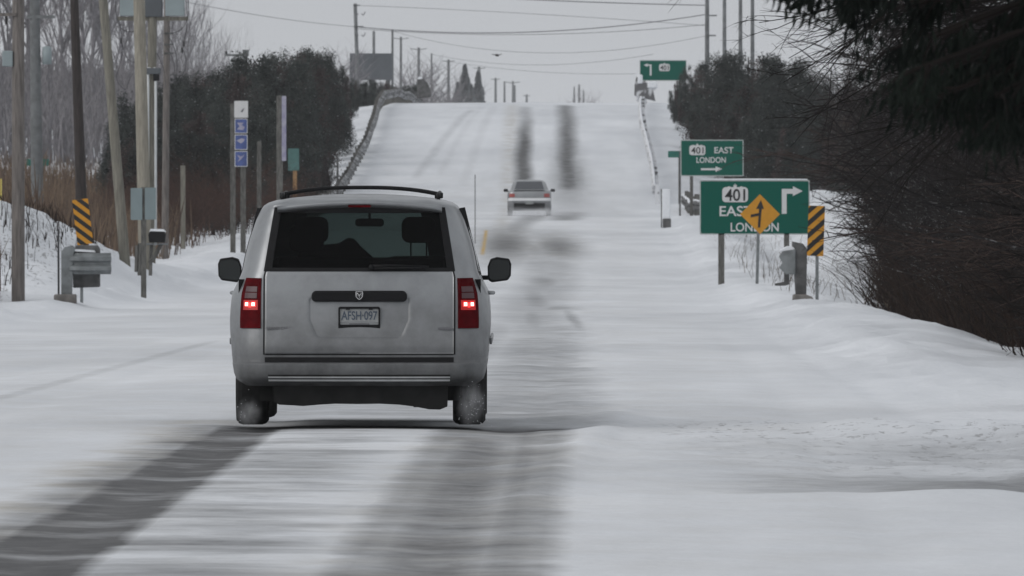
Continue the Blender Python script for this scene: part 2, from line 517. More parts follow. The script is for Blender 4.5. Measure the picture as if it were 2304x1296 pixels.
BARE_BLOBS = [(PB(1140, 550, 66, 36), .92), (PB(1255, 554, 58, 28), .82), (PB(1195, 560, 70, 18), .55),
              (PB(1225, 632, 44, 18), .62), (PB(1205, 672, 38, 28), .60), (PB(1200, 715, 34, 34), .52),
              (PB(1290, 718, 16, 28), .50), (PB(1250, 692, 50, 6), .5),
              (PB(1282, 395, 36, 60), .85), (PB(1285, 440, 50, 30), .5)]
def mask_bare(X, Y):
    b = np.zeros_like(X)
    def mx(v):
        nonlocal b
        b = np.maximum(b, v)
    mx(1.0 * capsule(X, Y, (-2.40, 60), (-1.96, 101), (.36, .25), .09))
    mx(.60 * capsule(X, Y, (-2.54, 60), (-2.06, 101), (.46, .36), .22))     # left wheel track
    mx(.93 * capsule(X, Y, (-3.0, 20), (-2.40, 62), (.40, .40), .08))
    mx(.52 * capsule(X, Y, (-.40, 55), (-.06, 101), (.56, .50), .12))       # right wheel track, half covered
    mx(.74 * capsule(X, Y, (-.48, 55), (-.20, 97), (.34, .26), .24))
    mx(.64 * capsule(X, Y, (-.05, 60), (.12, 102), (.18, .14), .16))
    mx(.30 * capsule(X, Y, (-2.1, 55), (-1.7, 101), (.9, .8), .3))
    mx(1.2 * np.clip(1 - np.abs(Y - 100.6 - .15 * np.sin(X * 5)) / 1.15, 0, 1) * sstep(-2.3, -1.9, X) * (1 - sstep(.30, .55, X)))  # bare band under the van, its shadow painted in with it
    mx(.42 * capsule(X, Y, (.10, 101), (.45, 190), (.62, .50), .35))         # ahead of the van
    mx(.34 * capsule(X + .25 * np.sin(Y * .03), Y, (.40, 180), (1.1, 470), (.55, .8), .5))
    mx(.30 * capsule(X, Y, (-1.2, 103), (-.6, 220), (1.0, .7), .3))
    for (c, r), s in BARE_BLOBS:
        mx(.95 * s * blob(X, Y, c, r))
    wob = .10 * np.sin(Y * .045) + .03 * np.sin(Y * .21)
    x0, y0 = ground_at(1182, 395); x1, y1 = ground_at(1178, 236)
    mx(1.0 * capsule(X + wob, Y, (x0, y0 - 8), (x1, y1 - 8), (.36, .30), .32) * (.40 + .60 * (1 - sstep(y0 + 30, y1 - 20, Y))))
    x0, y0 = ground_at(1287, 430); x1, y1 = ground_at(1266, 236)
    mx(.95 * capsule(X + wob, Y, (x0, y0), (x1, y1), (.46, .36), .42) * (.8 + .2 * (1 - sstep(y0 + 30, y1, Y))))
    mx(.62 * capsule(X, Y, (1.95, 500), (2.35, 545), (.5, .6), .5))
    mx(.5 * capsule(X + .2 * np.sin(Y * .07), Y, (.15, 455), (.75, 530), (.4, .5), .4))
    # slush along the side entrance
    u = X - xc(Y)
    jag = .25 * np.sin(X * 3.1) + .2 * np.sin(X * 7.3) + .12 * np.sin(X * 13)
    mx(.72 * sstep(3.4, 6.2, u) * sstep(80.2, 80.7, Y - jag) * (1 - sstep(84.5, 89.5, Y)))
    mx(.36 * sstep(4.4, 6.0, u) * sstep(88, 92, Y) * (1 - sstep(95, 99.5, Y)))
    mx(.16 * sstep(3.3, 4.4, u) * sstep(84, 88, Y) * (1 - sstep(96, 100, Y)))
    for (a, ra, c, rc, s, w) in ((935, 400, 1062, 246, .22, .22), (985, 400, 1085, 240, .12, .2), (1040, 420, 1112, 240, .13, .25)):
        x0, y0 = ground_at(a, ra); x1, y1 = ground_at(c, rc)
        mx(s * capsule(X, Y, (x0, y0), (x1, y1), (w, w), .22))
    mx(.20 * capsule(X, Y, (-5.0, 60), (-4.0, 180), (.10, .10), .07))
    return b
def mask_tan(X, Y):
    b = np.zeros_like(X)
    b = np.maximum(b, .9 * capsule(X, Y, (-2.95, 58), (-2.35, 104), (.50, .30), .28))
    b = np.maximum(b, .6 * capsule(X, Y, (-.5, 58), (-.1, 100), (.7, .6), .3))
    x0, y0 = ground_at(1120, 505); x1, y1 = ground_at(1150, 236)
    b = np.maximum(b, .75 * capsule(X, Y, (x0, y0 - 60), (x1 + .1, y1), (.34, .30), .34))
    for (c, r), s in BARE_BLOBS[:3]:
        b = np.maximum(b, .7 * blob(X, Y, c, (r[0] * 1.3, r[1] * 1.5)))
    u = X - xc(Y)
    b = np.maximum(b, .22 * (1 - sstep(4.5, 6.5, np.abs(u))) * (1 - sstep(560, 620, Y)))
    return b
def mask_strip(X, Y):
    """where the snow lies in wind-drawn bars across the lane"""
    s = np.maximum(capsule(X, Y, (-1.9, 50), (-1.5, 104), (1.1, .9), .35), .38 * capsule(X, Y, (-.4, 50), (-.1, 104), (.9, .8), .3))
    s = np.maximum(s, .35 * capsule(X, Y, (-.3, 104), (.2, 200), (1.5, 1.0), .4))
    return s
def mask_debris(X, Y):
    u = X - xc(Y)
    s = .8 * sstep(3.4, 4.6, u) * np.exp(-((Y - 100 + 1.1 * (X - 2)) / 5.0) ** 2)
    s = np.maximum(s, .5 * sstep(3.6, 5.5, u) * np.exp(-((Y - 92) / 6) ** 2))
    s = np.maximum(s, .35 * capsule(X, Y, (-.35, 55), (-.15, 90), (.25, .2), .2))
    s = np.maximum(s, 2.2 * sstep(7.2, 8.2, -u) * gauss(Y - 290, 50))
    s = np.maximum(s, .5 * sstep(7.0, 8.2, np.abs(u)) * sstep(180, 260, Y) * (1 - sstep(520, 700, Y)))
    return s
def mask_far(X, Y):
    u = np.abs(X - xc(Y))
    return sstep(30, 60, u) * sstep(150, 400, Y) * .6 + 0 * X

def ground_material():
    m = bpy.data.materials.new('snow_and_asphalt')
    m.use_nodes = True
    t = m.node_tree
    b = t.nodes['Principled BSDF']
    L = t.links.new
    def N(ty, **kw):
        n = t.nodes.new(ty)
        for k, v in kw.items(): setattr(n, k, v)
        return n
    def attr(n):
        a = N("ShaderNodeAttribute"); a.attribute_name = n
        return a.outputs['Fac']
    def math_(op, a, c=None, d=None, clamp=False):
        n = N("ShaderNodeMath", operation=op, use_clamp=clamp)
        for i, v in enumerate((a, c, d)):
            if v is None: continue
            if isinstance(v, (int, float)): n.inputs[i].default_value = v
            else: L(v, n.inputs[i])
        return n.outputs[0]
    def rng(v, a, c, d=0.0, e=1.0, lin=False):
        n = N("ShaderNodeMapRange"); n.interpolation_type = 'LINEAR' if lin else 'SMOOTHSTEP'
        L(v, n.inputs[0])
        for i, q in enumerate((a, c, d, e)): n.inputs[i + 1].default_value = q
        return n.outputs[0]
    geo = N("ShaderNodeNewGeometry")
    def noise(sc, stretch=(1, 1, 1), det=4, ro=.5):
        mp = N("ShaderNodeMapping"); mp.inputs['Scale'].default_value = stretch
        L(geo.outputs['Position'], mp.inputs[0])
        n = N("ShaderNodeTexNoise"); n.inputs['Scale'].default_value = sc
        n.inputs['Detail'].default_value = det; n.inputs['Roughness'].default_value = ro
        L(mp.outputs[0], n.inputs['Vector'])
        return n.outputs[0]
    bare = attr('bare'); tan = attr('tan'); strip = attr('strip'); deb = attr('debris')
    bars = noise(1.0, (.42, .46, 1), 5, .6)          # long across the road, about a metre along it
    fine = noise(1.0, (2.2, 1.1, 1), 6, .65)
    big = noise(1.0, (.15, .05, .1), 4, .5)
    # bars: snow bridges the tracks in places, and bare streaks cut the snow between them
    bb = math_('SUBTRACT', bars, 0.5)
    k = math_('MULTIPLY', bb, math_('MULTIPLY', strip, 2.1))
    ff = math_('MULTIPLY', math_('SUBTRACT', fine, .5), .75)
    edge = math_('MULTIPLY', bare, math_('SUBTRACT', 1.25, bare))
    v = math_('ADD', bare, k)
    v = math_('ADD', v, math_('MULTIPLY', ff, rng(bare, 0.02, .35, .15, 1.0)))
    v = rng(v, .04, 1.0, lin=True)
    snow = N("ShaderNodeMix", data_type='RGBA')
    snow.inputs[6].default_value = (.60, .62, .65, 1)
    snow.inputs[7].default_value = (.84, .86, .89, 1)
    # packed, wind scoured and granular patches
    sv = math_('MULTIPLY', rng(big, .30, .68), .55)
    sv = math_('ADD', sv, math_('MULTIPLY', rng(noise(1.0, (.9, .10, 1), 6, .62), .28, .72), .30))
    sv = math_('ADD', sv, math_('MULTIPLY', noise(1.0, (26, 3.5, 8), 3, .7), .30), clamp=True)
    L(sv, snow.inputs[0])
    tn = N("ShaderNodeMix", data_type='RGBA')
    L(snow.outputs[2], tn.inputs[6])
    tn.inputs[7].default_value = (.50, .475, .43, 1)
    L(math_('MULTIPLY', tan, rng(noise(1.0, (1.2, .5, 1), 5, .6), .25, .75)), tn.inputs[0])
    asp = N("ShaderNodeMix", data_type='RGBA')
    asp.inputs[6].default_value = (.048, .048, .050, 1)
    asp.inputs[7].default_value = (.105, .104, .104, 1)
    L(rng(noise(1.0, (3, 1, 1), 6, .7), .3, .7), asp.inputs[0])
    mx = N("ShaderNodeMix", data_type='RGBA')
    L(v, mx.inputs[0]); L(tn.outputs[2], mx.inputs[6]); L(asp.outputs[2], mx.inputs[7])
    # bits of grit and dead weed lying on the snow
    gr = noise(1.0, (9, 2.2, 3), 5, .7)
    gm = math_('MULTIPLY', rng(gr, .55, .63), deb, clamp=True)
    gm2 = math_('MULTIPLY', rng(noise(1.0, (22, 7, 7), 3, .6), .735, .77), .55)
    gm = math_('MAXIMUM', math_('MULTIPLY', gm, .55), math_('MULTIPLY', gm2, rng(bare, .0, .4, .25, 1.0)))
    mg = N("ShaderNodeMix", data_type='RGBA')
    L(gm, mg.inputs[0]); L(mx.outputs[2], mg.inputs[6]); mg.inputs[7].default_value = (.07, .06, .05, 1)
    # far fields and undergrowth show through the snow
    fm = N("ShaderNodeMix", data_type='RGBA')
    L(math_('MULTIPLY', attr('far'), rng(noise(.12, (1, 1, 1), 5, .6), .35, .6)), fm.inputs[0])
    L(mg.outputs[2], fm.inputs[6]); fm.inputs[7].default_value = (.13, .11, .10, 1)
    # yellow centre line where the patch is bare
    yl = attr('line')
    yq = N("ShaderNodeMix", data_type='RGBA')
    L(math_('MULTIPLY', yl, rng(noise(1.0, (3, .3, 1), 3, .6), .32, .5, .35, .95)), yq.inputs[0])
    L(fm.outputs[2], yq.inputs[6]); yq.inputs[7].default_value = (.55, .36, .10, 1)
    L(yq.outputs[2], b.inputs['Base Color'])
    wt = N("ShaderNodeMix", data_type='RGBA')  # near-black shade under the van, mixed into the road colour
    L(math_('MULTIPLY', attr('van_shade'), v, clamp=True), wt.inputs[0]); L(yq.outputs[2], wt.inputs[6]); wt.inputs[7].default_value = (.02, .02, .02, 1)
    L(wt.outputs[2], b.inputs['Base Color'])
    L(rng(v, 0, 1, .9, .6), b.inputs['Roughness'])
    b.inputs['Specular IOR Level'].default_value = .25
    h = math_('ADD', math_('MULTIPLY', noise(1.0, (1.6, 1.6, 1), 6, .6), .045), math_('MULTIPLY', noise(1.0, (9, 5, 5), 3, .5), .008))
    h = math_('ADD', h, math_('MULTIPLY', v, -.03))
    bp = N("ShaderNodeBump"); bp.inputs['Strength'].default_value = .75; bp.inputs['Distance'].default_value = 1.0
    L(h, bp.inputs['Height']); L(bp.outputs[0], b.inputs['Normal'])
    return m
GM = ground_material()
def mask_line(X, Y):
    x0, y0 = ground_at(1085, 574); x1, y1 = ground_at(1094, 518)
    return capsule(X, Y, (x0, y0), (x1, y1), (.055, .055), .04)
def mask_van_shade(X, Y):  # the van's shadow, painted as a dark band across the road
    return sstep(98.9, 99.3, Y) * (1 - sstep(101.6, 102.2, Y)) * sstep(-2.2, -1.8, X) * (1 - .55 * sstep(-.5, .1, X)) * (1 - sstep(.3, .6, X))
MASKS = dict(van_shade=mask_van_shade, bare=mask_bare, tan=mask_tan, strip=mask_strip, debris=mask_debris, far=mask_far, line=mask_line)
EDGE = 6.8
ysn = np.concatenate([np.arange(-60, 50, 4.0), np.arange(50, 120, .2), np.arange(120, 300, .6), np.arange(300, 780, 1.1),
                      np.arange(780, 1200, 12), np.arange(1200, 3000, 60), np.arange(3000, 8001, 250)])
road_u = np.arange(-EDGE, EDGE + .001, EDGE / 120)
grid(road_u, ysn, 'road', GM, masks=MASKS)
side = np.concatenate([np.arange(EDGE, 16, .16), np.arange(16, 40, 1.0), np.arange(40, 120, 6.0), np.arange(120, 1601, 80.)])
side[0] = EDGE
# the two side sheets meet the road along its edges
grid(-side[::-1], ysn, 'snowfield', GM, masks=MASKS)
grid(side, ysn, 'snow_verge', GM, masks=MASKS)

# ------------------------------------------------------------------ lofted car shells
def catmull(P, n):
    P = np.array(P, float)
    outp = []
    for i in range(len(P) - 1):
        p0 = P[max(i - 1, 0)]; p1 = P[i]; p2 = P[i + 1]; p3 = P[min(i + 2, len(P) - 1)]
        for k in range(n):
            t = k / n
            a = 2 * p1; b_ = p2 - p0; c = 2 * p0 - 5 * p1 + 4 * p2 - p3; d = -p0 + 3 * p1 - 3 * p2 + p3
            v = .5 * (a + b_ * t + c * t * t + d * t ** 3)
            v[0] = p1[0] + (p2[0] - p1[0]) * t if False else v[0]
            outp.append(v)
    outp.append(P[-1])
    return np.array(outp)

class Shell:
    """body surface described by levels (z, half width, rear y, front y); s runs from the middle of the rear round to the middle of the front"""
    def __init__(self, levels, flat, ry=.30, crown=.05, frx=.35, fry=.35):
        self.L = np.array(levels, float)
        self.t = np.arange(len(self.L), dtype=float)
        self.flat = flat; self.ry = ry; self.crown = crown; self.frx = frx; self.fry = fry
    def lev(self, t):
        return [float(np.interp(t, self.t, self.L[:, k])) for k in range(4)]
    def t_of_z(self, z):
        return float(np.interp(z, self.L[:, 0], self.t))
    def P(self, s, t, side=1):
        z, w, yr, yf = self.lev(t)
        xr = min(self.flat(z), w * .93)
        cr = self.crown
        ry = min(self.ry, (yf - yr) * .3)
        if s <= 1:
            x = xr * s; y = yr + cr * (s ** 2) * .6
        elif s <= 2:
            th = (s - 1) * math.pi / 2
            x = xr + (w - xr) * math.sin(th)
            y = yr + cr * .6 + ry * (1 - math.cos(th)) + cr * .4 * math.sin(th)
        elif s <= 3:
            fx = min(self.frx, w * .4); fy = min(self.fry, (yf - yr) * .3)
            y0 = yr + cr + ry; y1 = yf - fy
            y = y0 + (y1 - y0) * (s - 2)
            x = w * (1 - .03 * max(0, (s - 2.6) / .4) ** 2)
        elif s <= 4:
            fx = min(self.frx, w * .4); fy = min(self.fry, (yf - yr) * .3)
            th = (s - 3) * math.pi / 2
            x = w * .97 - fx * (1 - math.cos(th)); y = yf - fy + fy * .8 * math.sin(th)
        else:
            fx = min(self.frx, w * .4); fy = min(self.fry, (yf - yr) * .3)
            x = (w * .97 - fx) * (5 - s); y = yf - fy * .2 + .05 * (s - 4)
        return Vector((x * side, y, z))
    def normal(self, s, t, side):
        e = .01
        t2 = min(t + e, self.t[-1]); t1 = max(t - e, 0)
        a = self.P(min(s + e, 5), t, side) - self.P(max(s - e, 0) , t, side)
        b_ = self.P(s, t2, side) - self.P(s, t1, side)
        n = a.cross(b_) * (side)
        if n.length < 1e-9: return Vector((0, -1, 0))
        return n.normalized()
    def patch(self, mb, s0, s1, t0, t1, ns, ntt, side, off=0.004, shape=None, thick=True):
        closed = s0 > 0
        rows = []
        for j in range(ntt + 1):
            row = []
            for i in range(ns + 1):
                s = s0 + (s1 - s0) * i / ns; t = t0 + (t1 - t0) * j / ntt
                p = self.P(s, t, side) + self.normal(s, t, side) * off
                if shape: p = shape(p, s, t)
                row.append(p)
            rows.append(row)
        vs = [p for r_ in rows for p in r_]
        nc = ns + 1
        fs = []
        for j in range(ntt):
            for i in range(ns):
                f = (j * nc + i, j * nc + i + 1, (j + 1) * nc + i + 1, (j + 1) * nc + i)
                fs.append(f if side > 0 else f[::-1])
        mb.add(vs, fs)
        if thick:   # returned edges
            per = [(0, i) for i in range(ns + 1)] + [(j, ns) for j in range(1, ntt + 1)] + [(ntt, i) for i in range(ns - 1, -1, -1)] + [(j, 0) for j in range(ntt - 1, 0, -1)]
            ps = [rows[j][i] for j, i in per]
            qs = []
            for j, i in per:
                s = s0 + (s1 - s0) * i / ns; t = t0 + (t1 - t0) * j / ntt
                qs.append(rows[j][i] - self.normal(s, t, side) * (off + .004))
            n = len(ps)
            last = n if closed else n - ntt
            mb.add(ps + qs, [(k, (k + 1) % n, (k + 1) % n + n, k + n) for k in range(last)])

# ------------------------------------------------------------------ the silver minivan
VAN = thing('minivan', 'silver minivan with lit tail lamps and black roof bar, driving away in the near lane', 'minivan',
            (-1.139, 100.0, gz(-1.139, 101.5) + .02), R(-.10))
vlev = [(.305, .85, .14, 4.98), (.335, .90, .045, 5.03), (.36, .925, -.015, 5.06), (.40, .940, -.03, 5.10), (.46, .950, -.03, 5.12), (.474, .952, -.028, 5.12),
        (.48, .952, .030, 5.12), (.522, .955, .035, 5.12), (.53, .957, .035, 5.12), (.60, .962, .04, 5.12), (.66, .968, .055, 5.10), (.73, .973, .07, 5.08), (.80, .974, .085, 5.05), (.88, .970, .10, 5.0),
        (.95, .963, .108, 4.95), (.995, .955, .113, 4.85), (1.03, .94, .118, 4.0), (1.06, .925, .122, 3.92), (1.11, .902, .13, 3.85), (1.13, .893, .133, 3.82), (1.16, .882, .14, 3.78), (1.20, .873, .155, 3.72),
        (1.26, .862, .18, 3.62), (1.325, .847, .21, 3.52), (1.40, .828, .245, 3.38), (1.48, .802, .285, 3.22), (1.54, .782, .315, 3.10), (1.585, .762, .335, 3.02),
        (1.62, .745, .342, 2.96), (1.65, .722, .335, 2.92), (1.672, .688, .345, 2.88), (1.69, .63, .38, 2.82), (1.708, .52, .48, 2.72), (1.722, .38, .68, 2.6), (1.731, .26, .95, 2.45), (1.736, .12, 1.2, 2.3), (1.738, .03, 1.4, 2.1)]
def vflat(z): return float(np.interp(z, [.3, .5, 1.12, 1.16, 1.65, 1.70, 1.74], [.70, .715, .715, .705, .628, .50, .01]))
V = Shell(vlev, vflat, ry=.34, crown=.06, frx=.35, fry=.5)
TZ = V.t_of_z
def shell_mesh(S, ssamp, tsamp, is_hole):
    body = MB(); holes = {}
    for side in (1, -1):
        pts = [[S.P(s, t, side) for s in ssamp] for t in tsamp]
        nc = len(ssamp)
        vs = [p for r_ in pts for p in r_]
        fs = []
        for j in range(len(tsamp) - 1):
            for i in range(nc - 1):
                sm = (ssamp[i] + ssamp[i + 1]) / 2; tm = (tsamp[j] + tsamp[j + 1]) / 2
                f = (j * nc + i, j * nc + i + 1, (j + 1) * nc + i + 1, (j + 1) * nc + i)
                if side < 0: f = f[::-1]
                h = is_hole(sm, tm)
                if h:
                    if h != 'skip': holes.setdefault(h, MB()).add([vs[q] for q in f], [(0, 1, 2, 3)])
                else: fs.append(f)
        body.add(vs, fs)
    return body, holes
def weld(o, d=.0005):
    bm = bmesh.new(); bm.from_mesh(o.data)
    bmesh.ops.remove_doubles(bm, verts=bm.verts, dist=d)
    loose = [v for v in bm.verts if not v.link_faces]
    bmesh.ops.delete(bm, geom=loose, context='VERTS')
    bm.normal_update()
    bm.to_mesh(o.data); bm.free()
    o.data.polygons.foreach_set("use_smooth", [True] * len(o.data.polygons))

ss = sorted(set([0, .12, .25, .4, .55, .7, .85, 1.0] + [1 + .06 * k for k in range(1, 17)] + [2.0] + [2 + .05 * k for k in range(1, 20)] + [3.0] + [3 + .2 * k for k in range(1, 6)] + [4.25, 4.5, 4.75, 5.0]))
tt = sorted(set(list(np.arange(0, len(vlev) - 1 + .001, .5)) + [TZ(1.165), TZ(1.635), TZ(1.10), TZ(1.56)]))
GB, GT = TZ(1.165), TZ(1.635)
def vhole(s, t):
    z = V.lev(t)[0]
    if s < 1.0 and GB < t < GT: return 'rear_window'
    if s > 3.9 and TZ(1.06) < t < TZ(1.60): return 'windshield'
    if t < TZ(.60) and s > 2 and s < 3:
        y = V.P(s, t).y
        if abs(y - 1.08) < .42 or abs(y - 4.12) < .42: return 'skip'
    return None
body, holes = shell_mesh(V, ss, tt, vhole)
o = body.build('body', M['paint'], VAN); weld(o)
o = holes['rear_window'].build('rear_window', M['rear_glass'], VAN); weld(o)
o = holes['windshield'].build('windshield', M['wind_glass'], VAN); weld(o)

# black band round the back glass and the shaded top edge under the spoiler
mb = MB()
for sd in (1, -1):
    V.patch(mb, .93, 1.03, GB - .1, GT + .1, 2, 14, sd, .006)
    V.patch(mb, 0, .95, TZ(1.595), GT + .3, 8, 3, sd, .006)
    V.patch(mb, 0, .95, GB - .15, TZ(1.185), 8, 2, sd, .006)
mb.build('window_surround', M['black'], VAN, smooth=True)
# spoiler lip with the high brake lamp
mb = MB()
for sd in (1, -1):
    rows = []
    for k in range(9):
        x = .615 * k / 8 * sd
        zt = 1.690 - .045 * (k / 8) ** 2
        y0 = .27 + .05 * (k / 8) ** 2
        rows.append([Vector((x, .42, zt + .012)), Vector((x, y0, zt - .004)), Vector((x, y0 - .005, zt - .028)), Vector((x, y0 + .06, zt - .052)), Vector((x, .44, zt - .056))])
    n = 5
    vs = [p for r_ in rows for p in r_]
    fs = []
    for i in range(8):
        for j in range(n - 1):
            f = (i * n + j, (i + 1) * n + j, (i + 1) * n + j + 1, i * n + j + 1)
            fs.append(f if sd < 0 else f[::-1])
    fs.append(tuple(8 * n + j for j in range(n)))
    mb.add(vs, fs)
mb.build('spoiler', M['paint'], VAN, smooth=True)
MB().prism(roundrect(.17, .016, .006, 0, 1.646), .262, .30).build('high_brake_lamp', M['lens'], VAN)
# tailgate panel with the number plate recess
def gate_shape(p, s, t):
    x, z = abs(p.x), p.z
    top = .955; bot = .665
    wz = .355 - .06 * max(0, (.80 - z) / .14)
    a = 1 - float(sstep(wz - .03, wz + .03, x))
    b_ = float(sstep(bot - .012, bot + .03, z)) * (1 - float(sstep(top - .01, top + .012, z)))
    return p + Vector((0, .040 * a * b_, 0)) + Vector((0, -.012 * float(gauss(z - .60, .06)), 0))
mb = MB()
for sd in (1, -1):
    V.patch(mb, 0, .985, TZ(.545), TZ(1.156), 48, 60, sd, .010, gate_shape)
o = mb.build('tailgate', M['paint'], VAN); weld(o)
mb = MB()
for sd in (1, -1):
    V.patch(mb, .98, 1.004, TZ(.54), TZ(1.16), 2, 20, sd, .003, thick=False)
    V.patch(mb, 0, .98, TZ(.537), TZ(.545), 6, 2, sd, .004, thick=False)
mb.build('tailgate_seam', M['black'], VAN, smooth=True)
# black handle bar across the gate
def yg(z): return V.lev(TZ(z))[2] - .012
mb = MB(); pts = roundrect(.712, .082, .034, 0, .985, 6)
mb.prism([(x, z - .012 * (abs(x) / .356) ** 2) for x, z in pts], yg(.98) - .022, yg(.98) + .02)
h = mb.build('tailgate_handle', M['black'], VAN, bevel=.012, seg=3)
# emblem: shield with a horned head
E = MB(); c = (0, .984); y0 = yg(.98) - .030
sh = [(-.026, .030), (-.029, .010), (-.026, -.012), (-.014, -.028), (0, -.036), (.014, -.028), (.026, -.012), (.029, .010), (.026, .030), (.012, .026), (0, .029), (-.012, .026)]
inner = [(x * .80, z * .80) for x, z in sh]
n = len(sh)
vs = [Vector((x, y0, z + c[1])) for x, z in sh] + [Vector((x, y0, z + c[1])) for x, z in inner] + [Vector((x, y0 + .012, z + c[1])) for x, z in sh]
E.add(vs, [(i, (i + 1) % n, n + (i + 1) % n, n + i) for i in range(n)] + [((i + 1) % n, i, 2 * n + i, 2 * n + (i + 1) % n) for i in range(n)])
for sx in (-1, 1):
    E.tube([(sx * .002, y0, c[1] - .012), (sx * .009, y0, c[1] + .009), (sx * .018, y0, c[1] + .017), (sx * .020, y0, c[1] + .002), (sx * .014, y0, c[1] - .010)], [.004, .005, .005, .004, .002], 6)
E.tube([(0, y0 - .002, c[1] + .004), (0, y0 - .002, c[1] - .022)], [.007, .004], 6)
E.build('emblem', M['chrome'], h)
# number plate
py_ = yg(.80) + .012
fr = MB()
ou = roundrect(.312, .172, .014, 0, .811, 3); inn = roundrect(.286, .118, .006, 0, .822, 3)
n = len(ou)
vs = [Vector((x, py_ - .012, z)) for x, z in ou] + [Vector((x, py_ - .012, z)) for x, z in inn] + [Vector((x, py_ + .01, z)) for x, z in ou] + [Vector((x, py_ + .004, z)) for x, z in inn]
fr.add(vs, [(i, (i + 1) % n, n + (i + 1) % n, n + i) for i in range(n)] + [((i + 1) % n, i, 2 * n + i, 2 * n + (i + 1) % n) for i in range(n)] + [(n + i, n + (i + 1) % n, 3 * n + (i + 1) % n, 3 * n + i) for i in range(n)])
fr.box((-.085, py_ - .010, .882), (.03, .012, .014)); fr.box((.085, py_ - .010, .882), (.03, .012, .014))
MBp = MB().prism(roundrect(.300, .150, .01, 0, .811, 3), py_ - .002, py_ + .006)
pl = MBp.build('number_plate', M['plate'], VAN)
fr.build('plate_frame', M['black'], pl)
text(pl, 'plate_number', 'AFSH·097', M['plate_blue'], 0, py_ - .0055, .831, .066, width=.268, ext=.001)
MB().box((0, py_ - .006, .768), (.15, .004, .012)).build('plate_caption', M['badge'], pl)
text(VAN, 'model_lettering', 'GRAND CARAVAN SE', M['badge'], -.555, yg(.74) - .002 + .024, .737, .022, width=.285)
MB().prism(roundrect(.105, .016, .005, .640, .734, 3), yg(.74) + .018, yg(.74) + .04).build('chrome_badge', M['badge'], VAN)
# wiper
mb = MB()
mb.tube([(.08, .105, 1.195), (.20, .112, 1.20), (.52, .128, 1.196)], [.016, .013, .006], 8)
mb.tube([(.10, .10, 1.182), (.50, .11, 1.186)], .009, 6)
mb.tube([(.09, .09, 1.19), (.09, .16, 1.19)], .022, 10)
mb.build('rear_wiper', M['black'], VAN, smooth=True)
# tail lamps
for sd in (1, -1):
    mb = MB(); V.patch(mb, 1.05, 1.45, TZ(.735), TZ(1.108), 12, 14, sd, .012)
    lamp = mb.build('tail_lamp', M['lens'], VAN, smooth=True)
    for z0, z1 in ((1.005, 1.045), (.958, .998)):
        mb = MB(); V.patch(mb, 1.12, 1.36, TZ(z0), TZ(z1), 6, 3, sd, .016)
        mb.build('reverse_lens', M['lens_dull'], lamp, smooth=True)
    mb = MB(); V.patch(mb, 1.10, 1.38, TZ(.87), TZ(.945), 6, 3, sd, .014)
    mb.build('lit_lens', M['lensglow'], lamp, smooth=True)
    mb = MB()
    for k, (a, b_, zz) in enumerate(((1.14, 1.22, .913), (1.22, 1.28, .908), (1.27, 1.34, .913))):
        V.patch(mb, a, b_ - .01, TZ(zz - .016), TZ(zz + .016), 2, 2, sd, .019)
    mb.build('bulb', M['bulb'], lamp)
    mb = MB()
    for a, b_ in ((1.15, 1.205), (1.275, 1.33)):
        V.patch(mb, a, b_, TZ(.900), TZ(.926), 2, 2, sd, .022)
    mb.build('filament', M['bulbhot'], lamp)
# bumper trim: step pad and the groove
mb = MB()
for sd in (1, -1): V.patch(mb, 0, .985, TZ(.484), TZ(.520), 8, 3, sd, .004)
mb.build('step_pad', M['black'], VAN)
mb = MB()
for sd in (1, -1): V.patch(mb, 0, .96, TZ(.382), TZ(.392), 8, 1, sd, .003, thick=False)
mb.build('bumper_groove', M['under'], VAN)
mb = MB()
for sd in (1, -1): V.patch(mb, 0, .96, TZ(.347), TZ(.376), 8, 1, sd, .006)
mb.build('bumper_strip', mat('clean_silver_strip', (.62, .63, .63), rough=.6, metal=.0, var=.1), VAN, smooth=True)
# side glass
for sd in (1, -1):
    mb = MB()
    for a, b_ in ((2.02, 2.33), (2.36, 2.66), (2.69, 2.97)):
        V.patch(mb, a, b_, TZ(1.15), TZ(1.555), 8, 10, sd, .006)
    mb.build('side_window', M['dark_glass'], VAN, smooth=True)
    MB().tube([(sd * .958, 1.9, .985), (sd * .995, 1.95, .985), (sd * .995, 2.10, .985), (sd * .958, 2.15, .985)], .014, 8).build('door_handle', M['paint'], VAN, smooth=True)
    MB().tube([(sd * .70, 1.0, .0), (sd * .70, 1.0, .0)], .01, 3) 
    # rub strip
    MB().box((sd * .978, 2.6, .63), (.02, 3.2, .05)).build('rub_strip', M['paint'], VAN, bevel=.008)
    # mirror
    mb = MB()
    pr = [(0, -.07), (.03, -.092), (.155, -.075), (.178, -.04), (.182, .05), (.165, .092), (.07, .105), (.02, .09), (-.002, .03)]
    # the housing tapers to the front: loft three outlines
    rings = []
    for f_, yy in ((.96, 3.20), (1.0, 3.225), (.95, 3.33), (.55, 3.42)):
        rings.append([Vector((sd * (.947 + (x - .09) * f_ + .09), yy, 1.145 + z * f_)) for x, z in pr])
    n = len(pr); vs = [p for r_ in rings for p in r_]
    fs = [tuple(range(n)), tuple(3 * n + k for k in range(n - 1, -1, -1))]
    for j in range(3):
        for k in range(n):
            fs.append((j * n + (k + 1) % n, j * n + k, (j + 1) * n + k, (j + 1) * n + (k + 1) % n))
    mb.add(vs, [f if sd > 0 else f[::-1] for f in fs])
    mb.box((sd * .95, 3.32, 1.09), (.16, .07, .035))
    mir = mb.build('wing_mirror', M['black'], VAN, bevel=.014, seg=3)
    mg = MB().prism([(sd * (.947 + x * .86 + .012), 1.145 + z * .82) for x, z in pr][:: (1 if sd > 0 else -1)], 3.190, 3.198).build('mirror_glass', mat('mirror_glass', (.016, .020, .020), rough=.15), mir)
